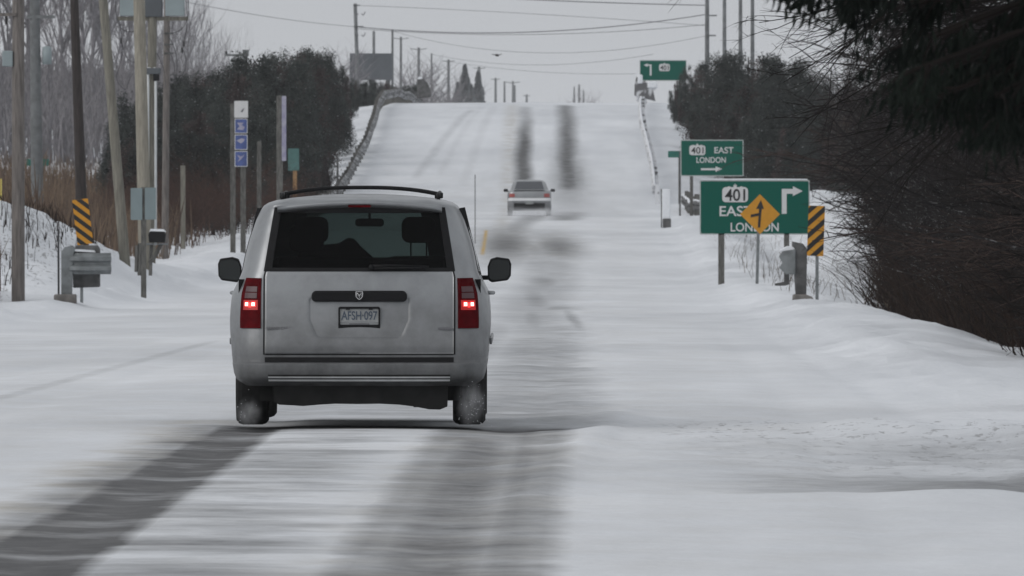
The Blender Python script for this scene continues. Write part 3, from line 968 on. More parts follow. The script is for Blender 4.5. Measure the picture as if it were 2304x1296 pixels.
# roof rails and crossbars
for sd in (1, -1):
    MB().tube([(sd * .585, .75, 1.705), (sd * .585, .85, 1.735), (sd * .585, 2.3, 1.745), (sd * .585, 2.5, 1.72)], .016, 8).build('roof_rail', M['black'], VAN, smooth=True)
for yy in (1.0, 2.15):
    mb = MB()
    pts = [(x, yy, 1.785 - .048 * (abs(x) / .57) ** 2.6) for x in np.linspace(-.57, .57, 17)]
    mb.tube(pts, .0155, 8)
    for sd in (1, -1):
        mb.box((sd * .583, yy, 1.724), (.055, .10, .044))
        mb.box((sd * .560, yy, 1.742), (.03, .05, .022))
    mb.build('roof_bar', M['black'], VAN, smooth=False, bevel=.006)
# underbody, axle, exhaust, flaps
mb = MB()
outl = [(-.64, .34), (-.64, .19), (-.60, .165), (-.50, .160), (-.42, .155), (-.30, .165), (-.18, .172), (-.02, .170), (.15, .172), (.30, .165), (.42, .150), (.52, .130), (.60, .128), (.655, .15), (.66, .34)]
mb.prism(outl[::1], .16, .62)
mb.box((0, 2.7, .25), (1.5, 4.4, .12)); mb.tube([(-.75, 1.08, .30), (.75, 1.08, .30)], .05, 8)
mb.build('underbody', M['under'], VAN)
# bent tail pipe and muffler lump
mb = MB(); mb.tube([(.50, .20, .20), (.50, .55, .20)], .045, 10); mb.tube([(.40, .62, .22), (.62, .62, .22)], .085, 10)
mb.build('muffler', M['under'], VAN, smooth=True)
def wheel(parent, x, y, r=.345, w=.245, sd=1, tm=None, rim=True):
    mb = MB()
    prof_ = [(-.5, .70), (-.5, .90), (-.42, .97), (-.30, 1.0), (.30, 1.0), (.42, .97), (.5, .90), (.5, .70)]
    n = 28
    vs = []; fs = []
    for k in range(n):
        a = 2 * math.pi * k / n
        for (q, rr) in prof_:
            vs.append((x + q * w, y + math.cos(a) * rr * r, r + math.sin(a) * rr * r))
    m_ = len(prof_)
    for k in range(n):
        k2 = (k + 1) % n
        for j in range(m_ - 1):
            fs.append((k * m_ + j, k * m_ + j + 1, k2 * m_ + j + 1, k2 * m_ + j))
    mb.add(vs, fs)
    o = mb.build('wheel', tm or M['rubber'], parent, smooth=False)
    if rim:
        mr = MB(); mr.tube([(x + sd * w * .30, y, r), (x + sd * w * .42, y, r)], [r * .70, r * .66], 20)
        mr.build('rim', M['galv_dark'], o)
        mr = MB(); mr.tube([(x - sd * w * .45, y, r), (x - sd * w * .30, y, r)], [r * .68, r * .68], 16)
        mr.build('brake_backing', M['under'], o)
    return o
for sd in (1, -1):
    wheel(VAN, sd * .815, 1.08, sd=sd)
    wheel(VAN, sd * .815, 4.12, sd=sd)
    # wheel housings
    MB().box((sd * .74, 1.08, .55), (.30, .9, .16)).build('wheel_housing', M['under'], VAN)
# cabin
mb = MB()
mb.box((0, 2.2, .66), (1.62, 4.0, .06)); mb.box((0, 3.72, .90), (1.6, .35, .30)); mb.box((0, 3.58, 1.08), (1.45, .25, .09))
mb.build('dashboard', M['cabin'], VAN)
mb = MB()
for sd in (1, -1):
    mb.box((sd * .88, 2.0, .85), (.05, 3.4, .5))
    for yy in (.70, 1.75, 2.85):
        mb.tube([(sd * .86, yy, 1.05), (sd * .72, yy + .03, 1.62)], .055, 6)
mb.build('door_trim', M['cabin'], VAN)
def seat(x, y, w, h0, hz, head=True):
    mb = MB()
    mb.box((x, y, .95), (w, .16, .62), Matrix.Rotation(R(-8), 3, 'X'))
    mb.box((x, y + .28, .74), (w, .5, .16))
    o = mb.build('seat', M['fabric'], VAN, bevel=.06, seg=3)
    if head:
        for xx in ([x] if w < .7 else [x - .38, x + .38]):
            m2 = MB()
            m2.prism(roundrect(.26, .20, .06, xx, hz, 4), y - .10, y + .0)
            m2.tube([(xx - .06, y - .03, hz - .2), (xx - .06, y - .03, hz - .05)], .008, 5)
            m2.tube([(xx + .06, y - .03, hz - .2), (xx + .06, y - .03, hz - .05)], .008, 5)
            m2.build('headrest', M['fabric'], o, bevel=.03, seg=2)
    return o
seat(0, .95, 1.30, 0, 1.22, head=False)
seat(-.40, 2.75, .50, 0, 1.46)
seat(.42, 2.75, .50, 0, 1.46)
seat(-.42, 1.75, .52, 0, 1.40)
# bundle piled on the middle row, peaked in the middle
mb = MB()
mb.prism([(-.50, .9), (.20, .9), (.14, 1.15), (.07, 1.26), (-.02, 1.34), (-.07, 1.40), (-.12, 1.40), (-.18, 1.36), (-.30, 1.35), (-.50, 1.33)], 2.0, 2.3)
mb.build('luggage', M['fabric'], VAN, bevel=.03)
mb = MB(); mb.prism(roundrect(.22, .062, .025, .04, 1.515, 4), 3.02, 3.05); mb.tube([(.04, 3.05, 1.53), (.04, 3.10, 1.60)], .01, 6)
mb.build('rear_view_mirror', M['cabin'], VAN)
MB().box((0, 1.7, 1.655), (1.15, 2.3, .02)).build('headliner', M['cabin'], VAN)

# ------------------------------------------------------------------ driver: a seated figure, mostly hidden behind the tinted glass
def skin_body(name, joints, edges, radii, m, parent=None):
    me = bpy.data.meshes.new(name)
    me.from_pydata(joints, edges, [])
    o = bpy.data.objects.new(name, me)
    C.objects.link(o)
    sk = o.modifiers.new("skin", 'SKIN')
    sk.use_smooth_shade = True
    for i, r in enumerate(radii):
        me.skin_vertices[0].data[i].radius = r if isinstance(r, tuple) else (r, r)
    me.skin_vertices[0].data[0].use_root = True
    sub = o.modifiers.new("sub", 'SUBSURF'); sub.levels = 1; sub.render_levels = 1
    me.materials.append(m)
    if parent: o.parent = parent
    return o

# ------------------------------------------------------------------ the silver sedan ahead
SX, SY = (1191 - 1152) * 530 / F, 528.0
SED = thing('sedan', 'pale silver sedan with haze-dulled tail lamps driving ahead at the foot of the hill', 'car', (SX, SY, gz(SX, SY + 1.5)), 0.0)
slev = [(.22, .76, .12, 4.35), (.30, .82, .02, 4.45), (.42, .845, -.02, 4.5), (.56, .855, -.04, 4.5), (.63, .86, -.035, 4.5), (.66, .86, .02, 4.5), (.74, .865, .03, 4.45), (.84, .86, .035, 4.4),
        (.92, .85, .05, 4.3), (.965, .83, .08, 4.1), (.985, .80, .14, 3.6), (1.0, .77, .55, 3.3), (1.02, .75, .72, 3.2), (1.10, .72, .85, 3.0), (1.20, .69, 1.0, 2.8), (1.30, .645, 1.15, 2.6), (1.36, .60, 1.26, 2.45),
        (1.395, .54, 1.40, 2.3), (1.415, .40, 1.6, 2.1), (1.42, .1, 1.75, 1.95)]
def sflat(z): return float(np.interp(z, [.2, .95, 1.02, 1.35, 1.42], [.62, .62, .60, .50, .08]))
slev = [(a, b * (1.0 if a < 1.05 else .97), c, d) for a, b, c, d in slev]
S = Shell(slev, sflat, ry=.25, crown=.05, frx=.3, fry=.4)
sst = sorted(set([0, .25, .5, .75, 1.0] + [1 + .1 * k for k in range(1, 11)] + [2 + .08 * k for k in range(1, 13)] + [3.25, 3.5, 3.75, 4, 4.5, 5]))
stt = list(np.arange(0, len(slev) - 1 + .001, .5))
b2, h2 = shell_mesh(S, sst, stt, lambda s, t: None)
o = b2.build('body', M['paint2'], SED); weld(o)
T2 = S.t_of_z
mb = MB()
for sd in (1, -1): S.patch(mb, 0, .97, T2(1.05), T2(1.345), 6, 6, sd, .008)
mb.build('rear_window', mat('reflection_grey_glass', (.07, .075, .085), rough=.3), SED, smooth=True)  # reflection on the glass painted in as a lighter grey base
for sd in (1, -1):
    mb = MB(); S.patch(mb, 2.05, 2.9, T2(1.05), T2(1.33), 8, 4, sd, .008); mb.build('side_window', M['dark_glass'], SED, smooth=True)
    mb = MB(); S.patch(mb, .93, 1.5, T2(.73), T2(.875), 6, 3, sd, .010)
    mb.build('tail_lamp', mat('hazed_red_lens', (.34, .07, .06), rough=.3, var=.2, scale=6), SED, smooth=True)  # haze painted into the red as a duller tone
    mb = MB(); mb.prism(roundrect(.17, .12, .04, sd * .93, 1.0, 3), 2.45, 2.56); mb.box((sd * .82, 2.5, .97), (.12, .05, .04))
    mb.build('wing_mirror', M['black'], SED)
    wheel(SED, sd * .76, .95, r=.30, w=.2, sd=sd); wheel(SED, sd * .76, 3.6, r=.30, w=.2, sd=sd)
mb = MB()
for sd in (1, -1): S.patch(mb, 0, 1.55, T2(.585), T2(.655), 14, 3, sd, .05)
mb.build('rear_bumper', mat('snowy_bumper', (.72, .73, .74), rough=.6), SED, smooth=True)
mb = MB()
for sd in (1, -1): S.patch(mb, 0, .98, T2(.24), T2(.50), 8, 3, sd, .02)
mb.build('valance', M['under'], SED)
MB().prism(roundrect(.32, .12, .01, 0, .52, 2), -.075, -.03).build('number_plate', M['plate'], SED)
MB().prism(roundrect(1.2, .02, .005, 0, 1.0, 2), .10, .2).build('boot_lip', M['black'], SED)
MB().box((0, 2.3, .25), (1.3, 3.6, .1)).build('underbody', M['under'], SED)

# ------------------------------------------------------------------ snow spray kicked up by the wheels (thin mist)
def mist(name, c, r, dens, label):
    """soft ball of airborne snow: density falls to nothing at its rim and is broken up by noise"""
    mm = bpy.data.materials.new(name)
    mm.use_nodes = True
    t = mm.node_tree
    for n in list(t.nodes): t.nodes.remove(n)
    N = t.nodes.new
    oo = N("ShaderNodeOutputMaterial"); pv = N("ShaderNodeVolumePrincipled")
    pv.inputs['Color'].default_value = (.93, .94, .96, 1)
    tc = N("ShaderNodeTexCoord")
    ln = N("ShaderNodeVectorMath"); ln.operation = 'LENGTH'
    t.links.new(tc.outputs['Object'], ln.inputs[0])
    mr = N("ShaderNodeMapRange"); mr.interpolation_type = 'SMOOTHERSTEP'
    mr.inputs[1].default_value = 1.0; mr.inputs[2].default_value = 0.15; mr.inputs[3].default_value = 0; mr.inputs[4].default_value = dens
    t.links.new(ln.outputs['Value'], mr.inputs[0])
    nz = N("ShaderNodeTexNoise"); nz.inputs['Scale'].default_value = 2.2; nz.inputs['Detail'].default_value = 3
    t.links.new(tc.outputs['Object'], nz.inputs['Vector'])
    m2 = N("ShaderNodeMapRange"); m2.inputs[1].default_value = .35; m2.inputs[2].default_value = .62; m2.inputs[3].default_value = .15; m2.inputs[4].default_value = 1.6
    t.links.new(nz.outputs[0], m2.inputs[0])
    mu = N("ShaderNodeMath"); mu.operation = 'MULTIPLY'
    t.links.new(mr.outputs[0], mu.inputs[0]); t.links.new(m2.outputs[0], mu.inputs[1])
    t.links.new(mu.outputs[0], pv.inputs['Density'])
    t.links.new(pv.outputs[0], oo.inputs['Volume'])
    bm = bmesh.new(); bmesh.ops.create_icosphere(bm, subdivisions=3, radius=1)
    me = bpy.data.meshes.new(name); bm.to_mesh(me); bm.free()
    me.materials.append(mm)
    o = bpy.data.objects.new(name, me); C.objects.link(o)
    o.location = c; o.scale = r
    tag(o, label, 'snow spray', kind='stuff')
    return o
vx, vy, vz = VAN.location
mist('snow_spray', (vx - .83, vy + .35, vz + .10), (.13, .45, .15), .9, 'pale mist of snow thrown up behind the left rear wheel of the van')
mist('snow_spray', (vx + .83, vy + .30, vz + .18), (.15, .5, .24), 1.1, 'pale mist of snow thrown up behind the right rear wheel of the van')
sx_, sy_, sz_ = SED.location
mist('snow_cloud', (sx_ + .1, sy_ - 2.0, sz_ + .1), (2.3, 2.4, .34), .5, 'low cloud of snow dust trailing behind the sedan')
mist('snow_plume', (sx_ + 2.0, sy_ - .5, sz_ + .5), (1.9, 3.0, 1.2), .16, 'faint plume of snow dust to the right of the sedan')
# clods of slush flying off the right wheel
mb = MB()
rr = random.Random(9)
for k in range(90):
    sd = 1 if k % 5 else -1
    p = Vector((vx + sd * .86 + rr.gauss(0, .05), vy + .25 + rr.uniform(-.2, .3), vz + abs(rr.gauss(.12, .12))))
    s_ = rr.uniform(.0015, .003)
    mb.tube([p, p + Vector((0, 0, s_ * 2))], [s_, s_ * .6], 4)
tag(mb.build('slush_droplets', M['snowcap']), 'flecks of slush flying off the rear wheels of the van', 'slush', kind='stuff')

# ------------------------------------------------------------------ signs
def post(parent, x, z0, z1, w=.12, d=.12, m='post_wood', y=0.06, lean=0.0, name='post'):
    mb = MB()
    n = 6
    for_pts = [(x + lean * (k / n), y, z0 + (z1 - z0) * k / n) for k in range(n + 1)]
    vs = []; fs = []
    for (a, b_, c) in for_pts:
        for sx_, sy__ in ((-1, -1), (1, -1), (1, 1), (-1, 1)):
            vs.append((a + sx_ * w / 2, b_ + sy__ * d / 2, c))
    for k in range(n):
        for j in range(4):
            fs.append((k * 4 + j, k * 4 + (j + 1) % 4, (k + 1) * 4 + (j + 1) % 4, (k + 1) * 4 + j))
    fs.append((3, 2, 1, 0)); fs.append(tuple(4 * n + j for j in range(4)))
    mb.add(vs, fs)
    return mb.build(name, M[m], parent)

def shield401(parent, x, z, w, h, digits='401', fh=None, y=-.012):
    pts = roundrect(w, h, h * .24, x, z, 5)
    mb = MB(); mb.prism(pts, y, y + .008)
    # waisted shoulders and the small crown
    mb.prism([(x - .055 * w, z + h * .46), (x + .055 * w, z + h * .46), (x + .07 * w, z + h * .66), (x + .03 * w, z + h * .60), (x, z + h * .76), (x - .03 * w, z + h * .60), (x - .07 * w, z + h * .66)], y + .001, y + .008)
    for sx_ in (-1, 1):
        mb.prism([(x + sx_ * w * .12, z + h * .46), (x + sx_ * w * .36, z + h * .46), (x + sx_ * w * .24, z + h * .56)][::sx_], y + .0015, y + .008)
    o = mb.build('route_shield', M['sign_white'], parent)
    text(o, 'route_number', digits, M['sign_black'], x, y - .004, z - .02 * h, fh or h * .72, width=w * .78)
    return o
def panel(parent, w, h, z, face, edge='sign_edge', border=.02, r=.04, name='sign_panel', x=0.0):
    o = MB().prism(roundrect(w, h, r, x, z, 3), 0.0, .012).build(name, M[edge], parent)
    f = MB().prism(roundrect(w - 2 * border, h - 2 * border, r * .8, x, z, 3), -.004, -.0005).build('sign_face', M[face], o)
    return o
def arrow_poly(pts_list, m, parent, name='arrow', y0=-.012, y1=-.006):
    mb = MB()
    for k, p in enumerate(pts_list):
        mb.prism(p, y0 - .001 * k, y1)
    return mb.build(name, m, parent)

# big sign
Yb = 330.0; s_ = Yb / F
c = pt(1698, 645, Yb)
zb = gz(c.x, Yb)
BIG = thing('direction_sign', 'large green highway sign reading 401 EAST LONDON with a bent right arrow', 'road sign', (c.x, Yb, zb))
def bz(row): return pt(0, row, Yb).z - zb
def bx(px): return (px - 1698) * s_
w = 248 * s_; h = 123 * s_
p = panel(BIG, w, h, (bz(405) + bz(528)) / 2, 'sign_green', border=.03)
post(BIG, bx(1623), -.4, bz(420), w=.15, d=.12)
post(BIG, bx(1770), -.4, bz(420), w=.13, d=.12)
shield401(p, bx(1654), bz(438), 58 * s_, 34 * s_, fh=27 * s_)
text(p, 'lettering', 'EAST', M['sign_white'], bx(1656), -.008, bz(475), 23 * s_, width=74 * s_, ext=.003)
text(p, 'lettering', 'LONDON', M['sign_white'], bx(1698), -.008, bz(511), 20 * s_, width=108 * s_, ext=.003)
arrow_poly([[(bx(1759), bz(481)), (bx(1770), bz(481)), (bx(1770), bz(436)), (bx(1786), bz(436)), (bx(1786), bz(425)), (bx(1759), bz(425))][::1],
            [(bx(1784), bz(441)), (bx(1806), bz(430)), (bx(1784), bz(419))]], M['sign_white'], p)
mb = MB(); mb.prism([(bx(1574), bz(405.5)), (bx(1818), bz(405.5)), (bx(1816), bz(402.5)), (bx(1700), bz(401.5)), (bx(1580), bz(402.5))], .0, .012)
mb.build('snow_cap', M['snowcap'], p)
# yellow diamond
Yd = 312.0; s_ = Yd / F
c = pt(1703, 645, Yd); zd = gz(c.x, Yd)
DIA = thing('warning_sign', 'yellow diamond warning sign with a side road arrow in front of the large green sign', 'road sign', (c.x, Yd, zd))
cz = pt(0, 482, Yd).z - zd; cx = 7 * s_
r_ = 45 * s_
mb = MB(); mb.prism([(cx, cz - r_), (cx + r_, cz), (cx, cz + r_), (cx - r_, cz)], 0, .006)
dp = mb.build('sign_panel', M['sign_yellow'], DIA, bevel=.003)
q = s_
arrow_poly([[(cx - 5 * q, cz - 30 * q), (cx + 0 * q, cz - 30 * q), (cx + 4 * q, cz + 14 * q), (cx - 2 * q, cz + 14 * q)],
            [(cx - 9 * q, cz + 12 * q), (cx + 9 * q, cz + 12 * q), (cx + 2 * q, cz + 32 * q)],
            [(cx - 21 * q, cz - 7 * q), (cx - 2 * q, cz - 3 * q), (cx - 2 * q, cz + 3 * q), (cx - 21 * q, cz - 1 * q)]], M['sign_black'], dp, 'side_road_arrow', -.006, -.001)
post(DIA, -.5 * s_, -.4, cz - r_ * .6, w=.07, d=.05, m='galv', lean=4 * s_, y=.035)
# second sign
Y2 = 505.0; s_ = Y2 / F
c = pt(1600, 485, Y2); z2 = gz(c.x, Y2)
SG2 = thing('direction_sign', 'smaller green highway sign reading 401 EAST LONDON with a straight right arrow', 'road sign', (c.x, Y2, z2))
def z_2(row): return pt(0, row, Y2).z - z2
def x_2(px): return (px - 1600) * s_
p = panel(SG2, 142 * s_, 82 * s_, z_2(355.5), 'sign_green', border=.035)
p.location.x = x_2(1602)
post(SG2, x_2(1530), -.5, z_2(340), w=.07, d=.06, m='galv_dark', lean=0.0)
post(SG2, x_2(1556), -.5, z_2(340), w=.12, d=.1)
post(SG2, x_2(1650), -.5, z_2(340), w=.12, d=.1)
d_ = x_2(1602)
shield401(p, x_2(1569) - d_, z_2(338), 36 * s_, 22 * s_, fh=15 * s_)
text(p, 'lettering', 'EAST', M['sign_white'], x_2(1629) - d_, -.008, z_2(338), 14 * s_, width=43 * s_, ext=.003)
text(p, 'lettering', 'LONDON', M['sign_white'], x_2(1600) - d_, -.008, z_2(360), 13 * s_, width=66 * s_, ext=.003)
arrow_poly([[(x_2(1577) - d_, z_2(383)), (x_2(1612) - d_, z_2(383)), (x_2(1612) - d_, z_2(378.5)), (x_2(1577) - d_, z_2(378.5))],
            [(x_2(1610) - d_, z_2(387)), (x_2(1625) - d_, z_2(380.5)), (x_2(1610) - d_, z_2(374))]], M['sign_white'], p)
# small green board beside it
Y3 = 560.0; s_ = Y3 / F; c = pt(1520, 430, Y3); z3 = gz(c.x, Y3)
B3 = thing('street_name_sign', 'small green board just left of the smaller highway sign', 'road sign', (c.x, Y3, z3))
panel(B3, 34 * s_, 15 * s_, pt(0, 347, Y3).z - z3, 'sign_green_far', edge='sign_green_far', border=.012)
post(B3, 8 * s_, -.5, pt(0, 341, Y3).z - z3, w=.06, d=.05, m='galv_dark', y=.04)
# sign over the crest
Y4 = 690.0; s_ = Y4 / F; c = pt(1492, 240, Y4); z4 = gz(c.x, Y4)
SG4 = thing('direction_sign', 'green highway sign at the hill crest half hidden by bushes, with a left arrow', 'road sign', (c.x, Y4, z4))
def z_4(row): return pt(0, row, Y4).z - z4
def x_4(px): return (px - 1492) * s_
p = panel(SG4, 106 * s_, 47 * s_, z_4(158.5), 'sign_green', border=.04)
post(SG4, x_4(1450), -1, z_4(150), w=.12, d=.1); post(SG4, x_4(1530), -1, z_4(150), w=.12, d=.1)
arrow_poly([[(x_4(1462), z_4(170)), (x_4(1466), z_4(170)), (x_4(1466), z_4(145)), (x_4(1456), z_4(145)), (x_4(1456), z_4(148)), (x_4(1462), z_4(148))],
            [(x_4(1457), z_4(150.5)), (x_4(1457), z_4(142.5)), (x_4(1448), z_4(146.5))]], M['sign_white'], p)
shield401(p, x_4(1495), z_4(152), 24 * s_, 16 * s_, fh=11 * s_)

# hazard markers at the near rail ends
def marker(px, row_top, row_bot, wpx, Y, flip, lean, label, postbase):
    s_ = Y / F; c = pt(px, row_bot, Y); z0 = gz(c.x, Y)
    T = thing('hazard_marker', label, 'road marker', (c.x, Y, z0))
    w = wpx * s_; h = (row_bot - row_top) * s_; zc = (pt(0, (row_top + row_bot) / 2, Y).z - z0)
    rot = Matrix.Rotation(lean, 4, 'Y')
    piv = Matrix.Translation((0, 0, zc)) @ rot
    mb = MB(); mb.prism(roundrect(w, h, .02, 0, 0, 3), 0, .008, piv)
    o = mb.build('marker_panel', M['sign_yellow'], T)
    mb = MB()
    n = 4; pitch = h / n; slope = -.72 * w / 1 * 1.0
    import itertools
    for k in range(-1, n + 1):
        a = -h / 2 + k * pitch + pitch * .30
        th = pitch * .50
        rise = w * .95 * (1 if flip else -1)
        poly = [(-w / 2, a), (w / 2, a + rise), (w / 2, a + rise + th), (-w / 2, a + th)]
        # clip to the panel
        def clip(poly, zl, keep_above):
            outp = []
            for i in range(len(poly)):
                p_, q_ = poly[i], poly[(i + 1) % len(poly)]
                ip = (p_[1] >= zl) == keep_above; iq = (q_[1] >= zl) == keep_above
                if ip: outp.append(p_)
                if ip != iq:
                    t_ = (zl - p_[1]) / (q_[1] - p_[1]); outp.append((p_[0] + (q_[0] - p_[0]) * t_, zl))
            return outp
        poly = clip(poly, -h / 2 + .002, True)
        if len(poly) >= 3: poly = clip(poly, h / 2 - .002, False)
        if len(poly) >= 3: mb.prism(poly, -.004 - .0002 * k, -.001, piv)
    mb.build('stripes', M['sign_black'], o)
    post(T, math.sin(lean) * -0.0 + .02 * (1 if flip else -1), -.4, zc, w=.06, d=.04, m='galv', y=.03)
    return T
marker(186, 448, 550, 36, 262, False, R(-7), 'tilted yellow and black striped marker by the left rail end', 660)
marker(1836, 463, 576, 37, 250, True, R(2), 'yellow and black striped marker by the right rail end beside the big sign', 690)

# ------------------------------------------------------------------ rail ends
def wbeam(path, zoff, facing, height=.31, depth=.08, cap=True):
    """two-wave beam swept along path of (x,y,z); facing +1 bulges to +x"""
    prof_ = [(0.0, 0.0), (.02, .03), (depth, .06), (depth, .11), (.015, .14), (.015, .17), (depth, .20), (depth, .25), (.02, .28), (0, .31)]
    prof_ = [(a, b_ * height / .31) for a, b_ in prof_]
    vs = []; n = len(prof_)
    for i, p in enumerate(path):
        a = Vector(path[max(i - 1, 0)]); b_ = Vector(path[min(i + 1, len(path) - 1)])
        d = (b_ - a); d.z = 0; d.normalize()
        nrm = Vector((d.y, -d.x, 0)) * facing
        for q, h in prof_: vs.append(Vector(p) + nrm * q + Vector((0, 0, zoff + h)))
        for q, h in prof_: vs.append(Vector(p) + nrm * (q - .012) + Vector((0, 0, zoff + h)))
    fs = []
    m_ = 2 * n
    for i in range(len(path) - 1):
        for j in range(n - 1):
            fs.append((i * m_ + j, i * m_ + j + 1, (i + 1) * m_ + j + 1, (i + 1) * m_ + j))
            fs.append((i * m_ + n + j + 1, i * m_ + n + j, (i + 1) * m_ + n + j, (i + 1) * m_ + n + j + 1))
        for j in (0, n - 1):
            fs.append((i * m_ + j, (i + 1) * m_ + j, (i + 1) * m_ + n + j, i * m_ + n + j))
    for i in (0, len(path) - 1):
        for j in range(n - 1):
            fs.append((i * m_ + j, i * m_ + n + j, i * m_ + n + j + 1, i * m_ + j + 1))
    return MB().add(vs, fs)
# left end: post on a concrete foot, beam end turned towards the road, block behind
Yl = 258.0; s_ = Yl / F; c = pt(150, 690, Yl); zl = gz(c.x, Yl) + .02
LR = thing('guardrail_end', 'grey steel guardrail end on a concrete foot, near left roadside', 'guardrail', (c.x, Yl, zl))
def xl(px): return (px - 150) * s_
def zz(row): return pt(0, row, Yl).z - zl
MB().box((xl(147), 0, zz(677)), (50 * s_, .5, 30 * s_)).build('concrete_foot', M['concrete'], LR, bevel=.03)
mb = MB(); mb.prism([(xl(138), zz(664)), (xl(162), zz(664)), (xl(165), zz(575)), (xl(170), zz(558)), (xl(163), zz(552)), (xl(146), zz(556)), (xl(138), zz(566))], -.12, .14)
mb.build('post', M['galv'], LR, bevel=.01)
mb = MB()
mb.prism([(xl(164), zz(648)), (xl(224), zz(646)), (xl(224), zz(560)), (xl(219), zz(552)), (xl(170), zz(552)), (xl(163), zz(575))], .10, .5)
mb.build('end_block', M['galv_dark'], LR, bevel=.02)
path = [(xl(160), -.06, 0), (xl(180), -.12, 0), (xl(215), -.14, 0), (xl(250), -.10, 0)]
mb = wbeam(path, zz(617), 1, height=(617 - 569) * s_, depth=.09)
mb.build('beam', M['galv'], LR)
mb = MB()
path = []
mb.prism([(xl(160), zz(565)), (xl(215), zz(568)), (xl(212), zz(563)), (xl(162), zz(560))], -.1, .1)
mb.build('snow_cap', M['snowcap'], LR)
# rail running back from it, hidden behind the bank
MB().tube([(xl(131), .3, -.2), (xl(130), .3, zz(515))], .02, 6).build('stake', M['wire'], LR)
# right end
Yr = 252.0; s_ = Yr / F; c = pt(1800, 690, Yr); zr_ = gz(c.x, Yr) + .02
RR = thing('guardrail_end', 'weathered steel guardrail end on a concrete foot below the right striped marker', 'guardrail', (c.x, Yr, zr_))
def xr(px): return (px - 1800) * s_
def zz2(row): return pt(0, row, Yr).z - zr_
mb = MB(); mb.prism([(xr(1792), zz2(698)), (xr(1838), zz2(700)), (xr(1828), zz2(668)), (xr(1812), zz2(662)), (xr(1784), zz2(662)), (xr(1783), zz2(675))], -.2, .3)
mb.build('concrete_foot', M['concrete'], RR, bevel=.03)
mb = MB(); mb.prism([(xr(1790), zz2(665)), (xr(1814), zz2(665)), (xr(1816), zz2(560)), (xr(1806), zz2(548)), (xr(1782), zz2(543)), (xr(1784), zz2(575))], -.1, .14)
mb.build('post', M['galv_dark'], RR, bevel=.015)
mb = MB(); mb.prism([(xr(1752), zz2(577)), (xr(1760), zz2(565)), (xr(1790), zz2(560)), (xr(1790), zz2(618)), (xr(1768), zz2(617)), (xr(1752), zz2(602)), (xr(1760), zz2(591))], -.14, -.02)
mb.build('beam', M['galv'], RR, bevel=.02)
mb = MB(); mb.prism([(xr(1764), zz2(618)), (xr(1776), zz2(618)), (xr(1776), zz2(640)), (xr(1766), zz2(643)), (xr(1744), zz2(643)), (xr(1742), zz2(638)), (xr(1764), zz2(634))], -.05, .05)
mb.build('strap', M['galv_dark'], RR, bevel=.01)
mb = MB(); mb.prism([(xr(1752), zz2(566)), (xr(1790), zz2(566)), (xr(1786), zz2(556)), (xr(1772), zz2(553)), (xr(1758), zz2(560))], -.12, .1)
mb.build('snow_cap', M['snowcap'], RR, bevel=.02)

# ------------------------------------------------------------------ long rails up the hill
def long_rail(label, uoff, y0, y1, facing, wobble, mkey, zr=.42, step=4.0, hgt=.38, flare=0.0, seed=1, ridge=True):
    rr = random.Random(seed)
    ys = np.arange(y0, y1, 2.0)
    base_x = float(xc(y0) + uoff)
    T = thing('guardrail', label, 'guardrail', (base_x, y0, gz(base_x, y0)))
    ox, oy, oz = T.location
    path = []
    for i, y in enumerate(ys):
        x = float(xc(y) + uoff) + wobble * math.sin(y * .05 + seed) * .5
        if y < y0 + 14: x += flare * (1 - (y - y0) / 14) ** 2
        path.append((x - ox, y - oy, gz(x, y) - oz + .04 * math.sin(y * .21 + seed)))
    wbeam(path, zr, facing, height=hgt, depth=.10).build('beam', M[mkey], T)
    # snow lying along the top
    pts = [(a, b_, c_ + zr + hgt + .01) for a, b_, c_ in path]
    if ridge: MB().tube(pts, [.035 + .02 * rr.random() for _ in pts], 6).build('snow_ridge', M['snowcap'], T)
    k = 0
    for i in range(0, len(path), 2):
        a, b_, c_ = path[i]
        mb = MB(); mb.box((a - facing * .11, b_, c_ + .30), (.16, .18, .98))
        mb.build('post', M['post_wood' if mkey != 'railplaster' else 'railplaster'], T)
    return T
long_rail('long grey guardrail climbing the hill along the left edge of the road', -6.55, 470, 800, 1, .3, 'raildark', zr=.30, hgt=.46, seed=2, ridge=False)
long_rail('snow covered guardrail climbing the hill along the right edge of the road', 6.35, 560, 760, -1, .3, 'railplaster', zr=.34, hgt=.42, flare=0.0, seed=4)
long_rail('low dark guardrail curving behind the highway signs on the right', 7.6, 500, 556, -1, .1, 'galv_dark', zr=.22, hgt=.34, flare=1.6, seed=7)
# pale end block of that rail
Ye = 478.0; s_ = Ye / F; c = pt(1499, 498, Ye); ze = gz(c.x, Ye)
T = thing('rail_end_post', 'pale snow plastered rail end post left of the highway signs', 'guardrail', (c.x, Ye, ze))
zc_ = pt(0, 425, Ye).z - ze
MB().box((0, 0, zc_ / 2 + .1), (.30, .28, zc_ - .2)).build('post', M['snowcap'], T, bevel=.04)
MB().box((.02, -.16, .16), (.30, .10, .34)).build('end_shoe', M['galv_dark'], T, bevel=.03)
MB().box((-.17, -.02, zc_ / 2), (.04, .1, zc_)).build('side_strap', M['galv_dark'], T, bevel=.01)
